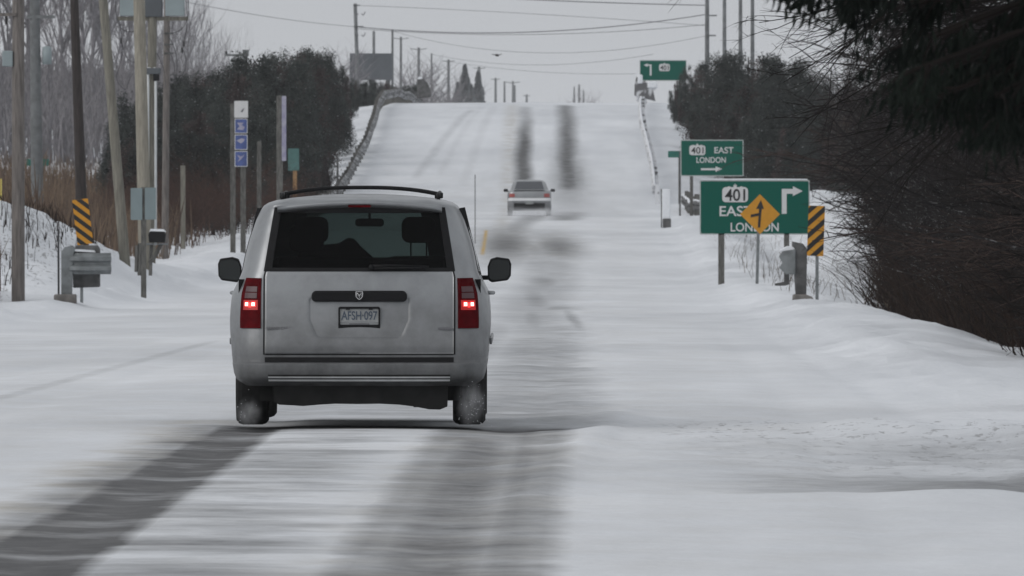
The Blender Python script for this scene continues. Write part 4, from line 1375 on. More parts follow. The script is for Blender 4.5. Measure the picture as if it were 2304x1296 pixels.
# dark rail terminal at the crest on the left and the snow-loaded one on the right
Yt = 705.0; s_ = Yt / F; c = pt(955, 222, Yt); ze = gz(c.x, Yt)
T = thing('rail_terminal', 'dark bulky rail terminal standing at the crest left of the road', 'guardrail', (c.x, Yt, ze))
def q_(px, row): return ((px - 955) * s_, pt(0, row, Yt).z - ze)
mb = MB(); mb.prism([q_(938, 222), q_(970, 218), q_(968, 200), q_(962, 186), q_(950, 176), q_(938, 175)], 0, .5)
mb.build('terminal_block', M['galv_dark'], T, bevel=.05)
MB().prism([q_(939, 178), q_(950, 178), q_(949, 173), q_(941, 173)], -.02, .4).build('snow_cap', M['snowcap'], T)
Yt = 668.0; s_ = Yt / F; c = pt(1450, 225, Yt); ze = gz(c.x, Yt)
T = thing('rail_terminal', 'snow loaded rail terminal below the crest sign on the right', 'guardrail', (c.x, Yt, ze))
def q_(px, row): return ((px - 1450) * s_, pt(0, row, Yt).z - ze)
mb = MB(); mb.prism([q_(1427, 215), q_(1475, 228), q_(1470, 205), q_(1480, 196), q_(1440, 180), q_(1432, 172), q_(1428, 190)], 0, .4)
mb.build('terminal_block', M['railsnow'], T, bevel=.04)
mb = MB(); mb.prism([q_(1434, 188), q_(1446, 188), q_(1446, 168), q_(1436, 168)], -.1, .3); mb.prism([q_(1456, 198), q_(1480, 198), q_(1478, 183), q_(1458, 183)], -.1, .3)
mb.build('snow_cap', M['snowcap'], T, bevel=.06)

# ------------------------------------------------------------------ left roadside signs and posts
def simple_sign(name, label, cat, px, Y, panels, posts, extra=None):
    c = pt(px, 500, Y); z0 = gz(c.x, Y)
    T = thing(name, label, cat, (c.x, Y, z0))
    s_ = Y / F
    for (x0, x1, r0, r1, key, border) in panels:
        zc = pt(0, (r0 + r1) / 2, Y).z - z0
        if border:
            o = panel(T, (x1 - x0) * s_, (r1 - r0) * s_, zc, key, edge=border, border=.02, x=((x0 + x1) / 2 - px) * s_, r=.02)
        else:
            o = MB().prism(roundrect((x1 - x0) * s_, (r1 - r0) * s_, .02, ((x0 + x1) / 2 - px) * s_, zc, 3), 0, .02).build('sign_panel', M[key], T)
    for (x0, x1, r0, key) in posts:
        post(T, ((x0 + x1) / 2 - px) * s_, -.8, pt(0, r0, Y).z - z0, w=(x1 - x0) * s_, d=.1, m=key, y=.08)
    return T
T = simple_sign('tourist_sign', 'tall sign stack of one white and three blue panels on two grey posts', 'road sign', 542, 400,
            [(527, 558, 227, 265, 'sign_white', None), (528, 557, 267, 300, 'sign_blue', 'sign_white'), (528, 557, 303, 337, 'sign_blue', 'sign_white'), (528, 557, 340, 375, 'sign_blue', 'sign_white')],
            [(518, 530, 233, 'post_wood'), (541, 553, 250, 'post_wood')])
s_ = 400 / F; z0 = T.location.z
for row, kind_ in ((284, 0), (320, 1), (357, 2)):
    mb = MB(); zc = pt(0, row, 400).z - z0
    if kind_ == 0:
        mb.prism([(-9 * s_, zc - 7 * s_), (5 * s_, zc - 9 * s_), (9 * s_, zc - 2 * s_), (2 * s_, zc + 3 * s_), (7 * s_, zc + 8 * s_), (-9 * s_, zc + 8 * s_), (-3 * s_, zc)], -.012, -.006)
    elif kind_ == 1:
        mb.prism([(-10 * s_, zc + 4 * s_), (-6 * s_, zc + 1 * s_), (0, zc - 3 * s_), (7 * s_, zc + 2 * s_), (9 * s_, zc + 7 * s_), (2 * s_, zc + 9 * s_)], -.012, -.006)
    else:
        mb.prism([(-8 * s_, zc - 8 * s_), (-3 * s_, zc + 0 * s_), (-9 * s_, zc + 9 * s_), (0, zc + 5 * s_), (9 * s_, zc + 9 * s_), (2 * s_, zc)], -.012, -.006)
    mb.build('pictogram', M['sign_lilac'], T)
MB().prism([(-1 * s_, pt(0, 252, 400).z - z0), (4 * s_, pt(0, 252, 400).z - z0), (8 * s_, pt(0, 243, 400).z - z0), (3 * s_, pt(0, 246, 400).z - z0)], -.008, -.004).build('pictogram', M['badge'], T)
simple_sign('tourist_sign', 'tall narrow lilac sign edge fixed to a thick grey post', 'road sign', 634, 392,
            [(634, 644, 216, 362, 'sign_lilac', None)], [(622, 636, 215, 'post_wood')])
simple_sign('exit_sign', 'dull green roadside sign on an orange post beside the evergreens', 'road sign', 660, 470,
            [(648, 673, 334, 384, 'sign_teal', None)], [(659, 668, 350, 'orange_post')])
simple_sign('wooden_post', 'bare grey wooden post between the blue sign stack and the lilac sign', 'post', 583, 396, [], [(578, 588, 318, 'post_wood')])
simple_sign('marker_stake', 'thin dark stake in the snow beside the left guardrail', 'post', 759, 540, [], [(757, 762, 352, 'galv_dark')])
simple_sign('wooden_post', 'weathered leaning post among the brown reeds', 'post', 411, 420, [], [(406, 417, 372, 'wood_mid')])
T = simple_sign('road_sign_back', 'pair of blank grey sign backs on one post beside the mailbox', 'road sign', 323, 290,
            [(294, 320, 423, 495, 'signback', None), (326, 351, 422, 494, 'signback', None)], [(317, 329, 421, 'post_wood')])
simple_sign('street_name_sign', 'small green street name sign behind the left utility poles', 'road sign', 84, 520,
            [(60, 110, 358, 373, 'sign_green_far', None)], [(96, 100, 356, 'galv_dark')])
simple_sign('marker_stake', 'yellow stake at the left edge behind the snow bank', 'post', 3, 330, [], [(0, 4, 402, 'yellow_post')])
# two thin stakes in the median
c = pt(1069, 500, 440); z0 = gz(c.x, 440)
T = thing('marker_stake', 'hair thin stake standing in the snow just right of the van roof', 'post', (c.x, 440, z0))
MB().tube([(0, 0, -.2), (0, 0, pt(0, 393, 440).z - z0)], .014, 6).build('rod', M['galv_dark'], T)

# mailbox
Ym = 300.0; s_ = Ym / F; c = pt(352, 590, Ym); z0 = gz(c.x, Ym)
MAIL = thing('mailbox', 'dark snow topped mailbox on a crooked wooden stand', 'mailbox', (c.x, Ym, z0))
def zm(row): return pt(0, row, Ym).z - z0
def xm(px): return (px - 352) * s_
mb = MB()
mb.prism([(xm(336), zm(546)), (xm(372), zm(546)), (xm(374), zm(527)), (xm(370), zm(521)), (xm(338), zm(520)), (xm(334), zm(527))], -.25, .25)
bx_ = mb.build('box', M['black'], MAIL, bevel=.01)
mb = MB(); mb.prism([(xm(336), zm(522)), (xm(374), zm(522)), (xm(368), zm(516)), (xm(340), zm(515))], -.24, .24)
mb.build('snow_cap', M['snowcap'], bx_, bevel=.01)
mb = MB(); mb.box((xm(353), 0, zm(549)), (50 * s_, .3, .03)); mb.build('shelf', M['galv'], MAIL)
mb = MB()
mb.tube([(xm(362), 0, zm(549)), (xm(350), 0, zm(575)), (xm(336), .05, zm(592))], .045, 6)
mb.tube([(xm(310), .1, zm(550)), (xm(336), .1, zm(549))], .03, 6)
mb.build('bracket', M['post_wood'], MAIL)
for (x0, a, b_) in ((306, 552, 592), (313, 550, 600), (338, 549, 600)):
    mb = MB(); mb.tube([(xm(x0), .1, zm(b_) - .2), (xm(x0) + .02, .1, zm(a))], .04, 6)
    mb.build('leg', M['post_wood'], MAIL)
# far snow-topped mailbox behind the bank
Ym = 420.0; s_ = Ym / F; c = pt(72, 480, Ym); z0 = gz(c.x, Ym)
T = thing('mailbox', 'low dark mailbox with snow on top behind the left snow bank', 'mailbox', (c.x, Ym, z0))
zc = pt(0, 474, Ym).z - z0
bb_ = MB().box((0, 0, zc), (50 * s_, .4, 12 * s_)).build('box', M['galv_dark'], T, bevel=.02)
MB().box((0, 0, zc + 7.5 * s_), (48 * s_, .38, 5 * s_)).build('snow_cap', M['snowcap'], bb_, bevel=.02)
for k in (-15, 12): MB().box((k * s_, 0, (zc - 6 * s_) / 2 - .4), (.09, .09, zc - 6 * s_ + .8)).build('leg', M['post_wood'], T)

# ------------------------------------------------------------------ utility poles
def pole(label, Y, top, bot, wtop, wbot, mk, group=None, H=None, arms=(), name='utility_pole', lean_rows=(0, 600)):
    """top/bot: pixel x at rows lean_rows; widths in pixels at those rows"""
    s_ = Y / F
    xb, xt = bot, top
    r0, r1 = lean_rows
    cb = pt(xb, r1, Y); ct = pt(xt, r0, Y)
    z0 = gz(cb.x, Y)
    # extend the axis to the ground and up
    k = (cb.x - ct.x) / (cb.z - ct.z)
    gx = cb.x + (z0 - cb.z) * k
    ztop = ct.z if H is None else z0 + H
    T = thing(name, label, 'utility pole', (gx, Y, z0), group=group)
    def X(z): return (z - z0) * k
    n = 8
    pts = []; rad = []
    for i in range(n + 1):
        z = z0 - .5 + (ztop - z0 + .5) * i / n
        pts.append((X(z), 0, z - z0))
        t_ = (z - cb.z) / (ct.z - cb.z)
        rad.append(max(.02, (wbot + (wtop - wbot) * t_) * s_ / 2))
    MB().tube(pts, rad, 12).build('shaft', M[mk], T, smooth=True)
    for (row, half, dz) in arms:
        z = pt(0, row, Y).z
        mb = MB(); mb.box((X(z), -.12, z - z0), (2 * half, .09, .11))
        a = mb.build('crossarm', M[mk], T)
        for sx_ in (-1, 1):
            mi = MB(); mi.tube([(X(z) + sx_ * half * .93, -.12, z - z0 + .05), (X(z) + sx_ * half * .93, -.12, z - z0 + .20)], [.05, .03], 6)
            mi.build('insulator', M['insul'], a)
    T['axis'] = 0
    del T['axis']
    return T, X, z0
def arc_wire(T, p0, p1, sag, r=.012, name='cable', m='wire', n=14, side=0.0):
    pts = []
    p0 = Vector(p0); p1 = Vector(p1)
    for i in range(n + 1):
        t_ = i / n
        p = p0.lerp(p1, t_)
        p.z -= sag * 4 * t_ * (1 - t_); p.x += side * 4 * t_ * (1 - t_)
        pts.append(p)
    return MB().tube(pts, r, 5).build(name, M[m], T)
TA, XA, zA = pole('leftmost thick grey utility pole with a crossarm at its left', 256, 41, 41, 27, 30, 'wood', H=11, lean_rows=(0, 680))
Yq = 256; s_ = Yq / F
mb = MB(); za = pt(0, 33, Yq).z - zA; mb.box((-.28, -.1, za), (.50, .07, .06)); mb.build('crossarm', M['wood'], TA)
MB().tube([(-.23, -.1, za), (-.22, -.1, za - .18)], .025, 6).build('insulator', M['insul'], TA)
mb = MB(); zb_ = pt(0, 132, Yq).z - zA; mb.box((-.20, -.02, zb_), (.20, .2, .30)); mb.build('junction_box', M['greybox'], TA, bevel=.02)
TB, XB_, zB = pole('faint second pole close behind the leftmost one, with a pale transformer', 430, 78, 84, 22, 28, 'wood_far', H=14, lean_rows=(0, 460))
s_ = 430 / F; zt_ = pt(0, 125, 430).z - zB
MB().tube([(.30, -.05, zt_ - .28), (.30, -.05, zt_ + .25), (.30, -.05, zt_ + .30)], [.15, .15, .08], 14).build('transformer', M['greybox'], TB, smooth=True)
zt_ = pt(0, 38, 430).z - zB
MB().box((.1, -.1, zt_), (.9, .1, .1)).build('crossarm', M['wood_far'], TB)
pole('dark nearly black utility pole left of the leaning pole', 300, 167, 183, 19, 25, 'wood_dark', H=12, lean_rows=(0, 450))
pole('slender tan utility pole leaning to the left behind the striped marker', 318, 232, 280, 20, 24, 'wood_mid', H=11, lean_rows=(0, 575))
TD, XD, zD = pole('thick pale tan utility pole behind the pair of sign backs', 325, 313, 327, 26, 30, 'wood_pale', H=12, lean_rows=(0, 600))
# equipment pole
TE, XE, zE = pole('equipment pole with white conduits and grey cabinets, right of the pale pole', 345, 343, 341, 20, 20, 'wood_mid', H=12, lean_rows=(0, 420))
Yq = 345.0; s_ = Yq / F
gxE = TE.location.x
def eX(px): return (px - 1152) * s_ - gxE
def eZ(row): return pt(0, row, Yq).z - zE
for px in (333.5, 350.5):
    MB().tube([(eX(px) , -.16, eZ(420) - 1.5), (eX(px), -.16, eZ(165)), (eX(px + (3 if px < 340 else -3)), -.12, eZ(152))], .034, 8).build('conduit', M['conduit'], TE, smooth=True)
for (a, b_, mk) in ((270, 318, 'greybox'), (372, 415, 'greybox')):
    MB().box((eX((a + b_) / 2), .1, eZ(0) + .14), ((b_ - a) * s_, .5, 48 * s_ * 2 - .0 )).build('cabinet', M[mk], TE, bevel=.02)
MB().box((eX(345), -.0, eZ(18)), (42 * s_, .36, 40 * s_)).build('mounting_frame', M['wood_dark'] if False else M['signback_far'], TE, bevel=.03)
MB().box((eX(344), -.0, eZ(42)), (160 * s_, .12, .10)).build('crossarm', M['wood_mid'], TE)
MB().box((eX(345), -.15, eZ(160)), (34 * s_, .2, 14 * s_)).build('conduit_head', M['signback_far'], TE, bevel=.02)
MB().box((eX(352), -.12, eZ(170)), (14 * s_, .2, 24 * s_)).build('conduit_head', M['black'], TE, bevel=.02)
for (x0, r0, x1, r1, sag, side) in ((262, -20, 305, 70, .35, -.18), (265, 40, 272, 92, 0, .05), (274, 92, 304, 140, .15, -.04), (274, 92, 262, 170, 0, .06), (262, 170, 284, 202, .05, -.05),
                                    (300, 165, 286, 200, 0, -.03), (422, -20, 385, 75, .25, .18), (418, 0, 414, 95, 0, .06), (412, 112, 396, 190, 0, .16), (380, 82, 392, 185, 0, .14), (378, 110, 390, 188, 0, .1), (352, 118, 372, 200, .0, .08)):
    arc_wire(TE, (eX(x0), -.2, eZ(r0)), (eX(x1), -.2, eZ(r1)), sag, side=side, r=.009)
for (x0, r0) in ((273, 92), (414, 99), (410, 113)):
    MB().tube([(eX(x0), -.2, eZ(r0 - 6)), (eX(x0), -.2, eZ(r0 + 6))], [.02, .028], 8).build('cutout', M['insul'], TE)
TF, XF, zF = pole('plain grey pole right of the equipment pole, in front of the evergreens', 400, 376, 372, 14, 16, 'wood', H=14, lean_rows=(0, 470))
for row in (100, 75, 120):
    MB().box((.12, -.1, pt(0, row, 400).z - zF), (.28, .05, .05)).build('bracket', M['galv_dark'], TF)
TG, XG, zG = pole('pole rising behind the evergreens with one crossarm to the left', 620, 553, 553, 9, 10, 'wood_far', lean_rows=(112, 400))
s_ = 620 / F; z_ = pt(0, 124, 620).z - zG
MB().box((-22 * s_, -.1, z_), (50 * s_, .12, .10)).build('crossarm', M['wood_far'], TG)
MB().tube([(-44 * s_, -.1, z_), (-44 * s_, -.1, z_ + .18)], .05, 6).build('insulator', M['insul'], TG)
MB().box((0, -.05, z_ + .1), (14 * s_, .1, .3)).build('pole_top_bracket', M['wood_far'], TG)
# the line over the hill
T1, X1, z1_ = pole('tallest far utility pole, in front of the dark billboard', 940, 799, 806, 8, 9, 'wood_far', lean_rows=(8, 215), arms=())
s_ = 940 / F
mb = MB()
for row, a, b_ in ((12, -15, 0), (60, -14, 8)):
    MB().box((((a + b_) / 2) * s_, -.1, pt(0, row, 940).z - z1_), ((b_ - a) * s_, .1, .09)).build('crossarm', M['wood_far'], T1)
for row in (30, 78):
    for sd in (-1, 1):
        arc_wire(T1, (sd * 4 * s_, -.1, pt(0, row, 940).z - z1_), (sd * 12 * s_, -.1, pt(0, row - 4, 940).z - z1_), .18, r=.03, name='bracket')
far_poles = [(841, 70, 1040, 6, 0, 'second far pole from the left, rising just above the billboard'),
             (883, 68, 1060, 5, 0, 'far pole rising at the right end of the billboard'),
             (902, 83, 1200, 5, 18, 'far pole with drooping arms just right of the billboard'),
             (942, 107, 1400, 6, 18, 'far pole standing beside the small bare bushes on the crest'),
             (971, 120, 1500, 4, 0, 'thin far pole right of the dark rail terminal'),
             (1009, 134, 1600, 6, 14, 'far pole between the rail terminal and the hazy spruces'),
             (1078, 150, 1900, 6, 14, 'far pole at the right edge of the hazy spruces'),
             (1115, 175, 2200, 5, 10, 'small far pole standing alone right of the hazy spruces'),
             (1135, 183, 2500, 4, 0, 'small far pole forming the left leg of a pair'),
             (1154, 182, 2500, 4, 16, 'small far pole with a crossarm forming the right leg of a pair'),
             (1158, 192, 2650, 4, 0, 'short far pole tight against the paired poles'),
             (1185, 212, 2900, 4, 8, 'shortest far pole, left of where the wheel tracks meet the sky'),
             (1292, 195, 2700, 3, 0, 'leftmost of three tiny far poles above the right wheel track'),
             (1303, 190, 2800, 4, 0, 'middle one of three tiny far poles above the right wheel track'),
             (1313, 203, 2900, 3, 0, 'rightmost of three tiny far poles above the right wheel track')]
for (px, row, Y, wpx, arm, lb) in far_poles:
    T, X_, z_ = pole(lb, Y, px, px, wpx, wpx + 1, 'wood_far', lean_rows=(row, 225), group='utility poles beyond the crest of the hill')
    s_ = Y / F
    if arm:
        for sd in (-1, 1):
            arc_wire(T, (0, -.1, pt(0, row + 5, Y).z - z_), (sd * arm * s_, -.1, pt(0, row + 2.5, Y).z - z_), .0, r=.9 * s_, name='crossarm', m='wood_far')
# tie bar between the pair
for (px, lb, w_) in ((1591, 'left pole of the row of four grey poles above the right hand bushes', 9), (1630, 'second pole of the row of four grey poles above the right hand bushes', 8),
                     (1666, 'third pole of the row of four grey poles above the right hand bushes', 8), (1693, 'right pole of the row of four grey poles, faintest behind branches', 8)):
    T, X_, z_ = pole(lb, 900, px, px, w_, w_ + 1, 'wood_far', H=26, lean_rows=(0, 120), group='row of grey poles above the right hand bushes')
    s_ = 900 / F
    if px == 1591:
        for row, a in ((35, 20), (80, 18)):
            MB().box((a * s_ * .6, -.1, pt(0, row, 900).z - z_), (a * s_, .12, .10)).build('bracket', M['wood_far'], T)

# power lines
def line(label, pts, r=.028):
    (x0, r0, Y0), (x1, r1, Y1), sagpx = pts
    a = pt(x0, r0, Y0); b_ = pt(x1, r1, Y1)
    T = MB()
    P_ = []
    n = 40
    for i in range(n + 1):
        t_ = i / n
        p = a.lerp(b_, t_); p.z -= sagpx * ((Y0 + Y1) / 2 / F) * 4 * t_ * (1 - t_)
        P_.append(p)
    T.tube(P_, r, 5)
    return tag(T.build('power_line', M['wire']), label, 'power line', 'power lines crossing the sky')
line('highest power line, crossing the top edge of the sky above the road', ((700, -30, 900), (1591, 12, 900), 6), .03)
line('power line dipping lowest midway between the tall left pole and the right poles', ((799, 60, 940), (1591, 32, 900), 26), .03)
line('power line sloping down from the top left towards the tall far pole', ((420, 5, 700), (799, 60, 940), 6), .016)
line('faint power line second from the top, nearly level over the road', ((799, 12, 940), (1591, 58, 900), -4), .014)
line('faint power line running just under the strongest one to the right poles', ((799, 64, 940), (1591, 55, 900), 18), .018)
line('faint power line sagging just above the flying bird', ((883, 70, 1060), (1591, 80, 900), 44), .014)
line('faint lower power line rising from the far poles towards the crest sign', ((971, 122, 1500), (1470, 122, 1200), 24), .018)
line('lowest faint power line close over the hill crest', ((1009, 138, 1600), (1430, 166, 1300), 10), .018)

# billboard
Yb2 = 1000.0; s_ = Yb2 / F; c = pt(835, 230, Yb2); z0 = gz(c.x, Yb2)
T = thing('billboard', 'dark blank billboard seen from behind above the evergreens', 'billboard', (c.x, Yb2, z0))
zc = pt(0, 150, Yb2).z - z0
MB().box((0, 0, zc), (96 * s_, .4, 60 * s_)).build('board', M['signback_far'], T)
for px in (-38, 0, 38): MB().box((px * s_, .3, zc / 2 - 1), (.3, .3, zc + 2)).build('leg', M['wood_far'], T)

# bird
Yq = 420.0; s_ = Yq / F; c = pt(1118, 124, Yq)
mb = MB()
mb.tube([(-5 * s_, 0, .5 * s_), (0, -.03, 0), (4 * s_, .0, -1.5 * s_)], [.012, .045, .02], 8)
for sd in (-1, 1):
    vs = [(0, -.04, .01), (sd * 5 * s_, -.05, 1.5 * s_), (sd * 12 * s_, 0, 2.6 * s_), (sd * 5 * s_, .07, .5 * s_), (0, .05, 0)]
    vs2 = [(a, b_, z - .012) for a, b_, z in vs]
    mb.add(vs + vs2, [(0, 1, 3, 4), (1, 2, 3), (9, 8, 6, 5), (8, 7, 6), (0, 5, 6, 1), (1, 6, 7, 2), (2, 7, 8, 3), (3, 8, 9, 4), (4, 9, 5, 0)])
o = mb.build('flying_bird', M['bird'])
o.location = c
tag(o, 'small dark bird gliding under the power lines', 'bird')

# ------------------------------------------------------------------ vegetation
def twig_tree(seed, h, n_main, spread, levels, kids, r0, droop=0.0, upright=.5, trunk=True, length=.5):
    rr = random.Random(seed)
    tr = MB(); tw = MB()
    def branch(p, d, L, r, lev):
        seg = 3 if lev < levels else 2
        pts = [p]; dd = d.copy()
        for i in range(seg):
            dd = (dd + Vector((rr.gauss(0, .16), rr.gauss(0, .16), rr.gauss(0, .10) + (upright * .12) - droop * .12 * (lev + 1)))).normalized()
            pts.append(pts[-1] + dd * L / seg)
        rad = [r * (1 - .6 * i / seg) for i in range(seg + 1)]
        (tr if lev == 0 else tw).tube(pts, rad, 5 if lev == 0 else 3, caps=False)
        if lev >= levels: return
        nk = kids[min(lev, len(kids) - 1)]
        for k in range(nk):
            t_ = .25 + .75 * (k + rr.random() * .7) / nk
            i = min(int(t_ * seg), seg - 1); f = t_ * seg - i
            q = pts[i].lerp(pts[i + 1], min(f, 1))
            a = rr.uniform(0, 2 * math.pi)
            side_ = Vector((math.cos(a), math.sin(a), rr.uniform(-.2, .6)))
            nd = (dd * (.75 - spread * .4) + side_ * spread).normalized()
            branch(q, nd, L * rr.uniform(.45, .68), max(r * .5, .0055), lev + 1)
    for k in range(n_main):
        a = rr.uniform(0, 2 * math.pi); b_ = rr.uniform(.05, spread * .8)
        d = Vector((math.cos(a) * b_, math.sin(a) * b_, 1)).normalized()
        p = Vector((rr.gauss(0, .25), rr.gauss(0, .25), -.3)) if n_main > 1 else Vector((0, 0, -.3))
        branch(p, d, h * rr.uniform(.55, .75), r0 * rr.uniform(.7, 1.1), 0)
    return tr, tw
def foliage(seed, h, r, n_cl, per, size, shape='cedar'):
    """leaf clumps through the crown's volume"""
    rr = np.random.RandomState(seed)
    cs = []
    lobes = [(0, 0, .95, .5)] + [(math.cos(q) * r * .55, math.sin(q) * r * .55, rr.uniform(.55, 1.0), rr.uniform(.35, .55)) for q in rr.uniform(0, 6.28, 6)]
    for k in range(n_cl):
        lx, ly, lh, lr = lobes[k % len(lobes)]
        t_ = rr.uniform(.03, 1.0) ** .8
        rad = r * lr * (1 - t_ ** 1.8) * (.8 + .35 * rr.rand()) + .05
        a = rr.uniform(0, 2 * math.pi); q = math.sqrt(rr.uniform(.2, 1)) * rad
        cs.append((lx * (1 - .25 * t_) + math.cos(a) * q, ly + math.sin(a) * q, t_ * h * lh * .95))
    cs = np.array(cs)
    crad = .21
    n = n_cl * per
    C_ = np.repeat(cs, per, 0) + rr.normal(0, 1, (n, 3)) * np.array([crad, crad, crad * .9]) * .75
    A = rr.normal(0, 1, (n, 3)); A /= np.linalg.norm(A, axis=1)[:, None]
    A[:, 2] = np.abs(A[:, 2]) * .8 + .1
    B = np.cross(A, rr.normal(0, 1, (n, 3))); B /= np.linalg.norm(B, axis=1)[:, None] + 1e-9
    s_ = (size * rr.uniform(.5, 1.3, n))[:, None]
    v0 = C_ - B * s_ * .35; v1 = C_ + A * s_ * .5; v2 = C_ + B * s_ * .35; v3 = C_ - A * s_ * .5
    V_ = np.stack([v0, v1, v2, v3], 1).reshape(-1, 3)
    F_ = np.arange(n * 4).reshape(-1, 4)
    return V_, F_
def np_mesh(name, V_, F_, m, parent=None):
    me = bpy.data.meshes.new(name)
    me.vertices.add(len(V_)); me.vertices.foreach_set("co", V_.astype(np.float32).ravel())
    k = F_.shape[1]
    me.loops.add(F_.size); me.loops.foreach_set("vertex_index", F_.ravel().astype(np.int32))
    me.polygons.add(len(F_)); me.polygons.foreach_set("loop_start", (np.arange(len(F_)) * k).astype(np.int32))
    me.polygons.foreach_set("loop_total", np.full(len(F_), k, np.int32))
    me.update(calc_edges=True)
    me.materials.append(m)
    o = bpy.data.objects.new(name, me); C.objects.link(o)
    if parent is not None: o.parent = parent
    return o
def copy_tree(o, parent=None):
    c_ = o.copy(); C.objects.link(c_)
    if parent is not None: c_.parent = parent
    for ch in KIDS.get(o.name, []):
        copy_tree(ch, c_)
    return c_
KIDS = {}
def make_evergreen(seed, h, r, fm, size=.075, n_cl=210, per=130):
    T = thing('evergreen_tree', 'x', 'tree')
    a = np_mesh('crown', *foliage(seed, h, r, n_cl, per, size), M[fm], T)
    a.data.materials.append(M['leaf_snow'])
    rs_ = np.random.RandomState(seed)
    a.data.polygons.foreach_set('material_index', (rs_.uniform(0, 1, len(a.data.polygons)) < .009).astype(np.int32))
    mb = MB(); mb.tube([(0, 0, -1.0), (.05, 0, h * .5), (0, .03, h * .93)], [.12, .08, .02], 6)
    b_ = mb.build('trunk', M['bark'], T)
    KIDS[T.name] = [a, b_]
    return T
EV = [make_evergreen(11, 5.0, 1.7, 'cedar'), make_evergreen(12, 5.0, 1.9, 'cedar', n_cl=220), make_evergreen(13, 5.0, 1.5, 'cedar_brown')]
USED = {}
def place(protos, i, x, Y, h, base_h, label, group, sxy=1.0, rz=None, rnd=random.Random(3), top_z=None):
    p = protos[i % len(protos)]
    if USED.get(p.name) is None:
        o = p; USED[p.name] = 1
    else:
        o = copy_tree(p)
    z0 = gz(x, Y)
    if top_z is not None: h = max(1.2, top_z - z0)
    o.location = (x, Y, z0)
    sc = h / base_h
    o.scale = (sc * sxy, sc * sxy, sc)
    o.rotation_euler = (0, 0, rnd.uniform(0, 6.28) if rz is None else rz)
    tag(o, label, 'tree' if 'bush' not in label else 'bush', group)
    return o
gL = 'dark evergreens crowded left of the hill road'
ev_left = [(515, 140, 548), (490, 156, 545), (462, 166, 530), (440, 160, 520), (395, 186, 515), (572, 118, 560), (607, 126, 560), (640, 122, 570), (670, 104, 575), (698, 102, 580), (722, 112, 590), (870, 186, 790), (822, 180, 770), (908, 192, 850), (800, 184, 760), (285, 232, 480), (312, 205, 470), (340, 232, 500), (372, 196, 530), (410, 178, 520), (438, 168, 540), (470, 178, 500), (500, 158, 545), (535, 150, 540), (556, 126, 560), (590, 116, 560), (625, 132, 560),
           (655, 116, 575), (685, 108, 570), (712, 112, 585), (735, 122, 590), (752, 138, 620), (772, 150, 640), (790, 178, 660), (806, 208, 680), (530, 190, 520), (620, 185, 520), (665, 190, 530), (700, 200, 550), (728, 215, 570), (750, 240, 600), (770, 262, 625),
           (640, 260, 480), (600, 250, 480), (690, 280, 520), (560, 230, 490), (520, 250, 480), (450, 240, 480), (400, 260, 470), (350, 280, 455), (300, 300, 455), (270, 330, 470), (425, 300, 450), (715, 300, 550),
           (480, 300, 450), (545, 310, 455), (620, 320, 470), (665, 330, 490), (490, 205, 530), (425, 210, 560), (375, 230, 540), (325, 260, 520), (855, 196, 800), (890, 192, 840), (835, 186, 780)]
rq = random.Random(8)
for i, (px, row, Y) in enumerate(ev_left):
    Y = max(Y, float(np.interp(px, [560, 620, 660, 700, 740, 780, 820], [400, 520, 570, 600, 622, 640, 668])))
    top = pt(px, row, Y)
    lb = 'dark evergreen in the thicket between the utility poles and the hill road'
    if px > 820: lb = 'low dark evergreen below the billboard, behind the left guardrail'
    place(EV, i, top.x, Y, 0, 5.0, lb, gL if px <= 820 else 'low evergreens under the billboard', top_z=top.z + .15, sxy=rq.uniform(.8, 1.15) * (1.0 if px < 640 else .85 if px < 740 else .6 if px < 775 else .5 if px < 815 else 1.6))
gR = 'dark evergreens behind the highway signs'
ev_right = [(1498, 215, 665), (1512, 172, 660), (1530, 140, 655), (1505, 262, 650), (1520, 240, 650), (1545, 160, 650), (1578, 132, 640), (1608, 112, 620), (1640, 104, 610), (1670, 108, 600), (1705, 104, 590), (1740, 110, 580), (1775, 116, 570), (1535, 205, 650), (1552, 240, 630), (1590, 190, 620), (1630, 170, 600), (1680, 165, 590),
            (1600, 250, 610), (1640, 260, 590), (1690, 240, 580), (1740, 210, 570), (1580, 290, 620), (1620, 310, 600), (1720, 300, 570), (1770, 260, 560), (1810, 150, 560), (1840, 210, 550), (1860, 290, 545), (1810, 320, 550), (1760, 340, 560), (1900, 200, 520), (1900, 320, 520),
            (1960, 180, 480), (2020, 200, 440), (2100, 200, 420), (2180, 200, 400), (2260, 200, 380), (1940, 320, 470), (1850, 170, 570)]
for i, (px, row, Y) in enumerate(ev_right):
    top = pt(px, row, Y)
    place(EV, i + 1, top.x + .25, Y, 0, 5.0, 'dark evergreen in the thicket behind the highway signs on the right', gR, top_z=top.z, sxy=rq.uniform(.85, 1.2) * (1.0 if px > 1560 else .5))

# bare bushes and trees
def make_bare(seed, h, name='bare_tree', mk='bark', **kw):
    T = thing(name, 'x', 'tree')
    tr, tw = twig_tree(seed, h, **kw)
    a = tr.build('trunk', M[mk], T); b_ = tw.build('twigs', M[mk], T)
    KIDS[T.name] = [a, b_]
    return T
BB = [make_bare(21 + k, 5.0, name='bare_bush', mk=('bark', 'bark_brown', 'bark_grey', 'bark')[k], n_main=5 + k % 2, spread=.85, levels=3, kids=(8, 6, 5), r0=.075, droop=.3 * (k % 2), upright=.2) for k in range(4)]
for k, b_ in enumerate(BB): print('bush faces', sum(len(c_.data.polygons) for c_ in KIDS[b_.name]))
gB = 'bare brown bushes along the right roadside'
TALL = [(1985, 100, 400), (2030, 96, 340), (2080, 104, 310), (2130, 100, 280), (2180, 100, 255), (2240, 110, 240), (2050, 180, 330), (1960, 130, 460), (1935, 110, 500)]
rb = random.Random(17)
i = 0
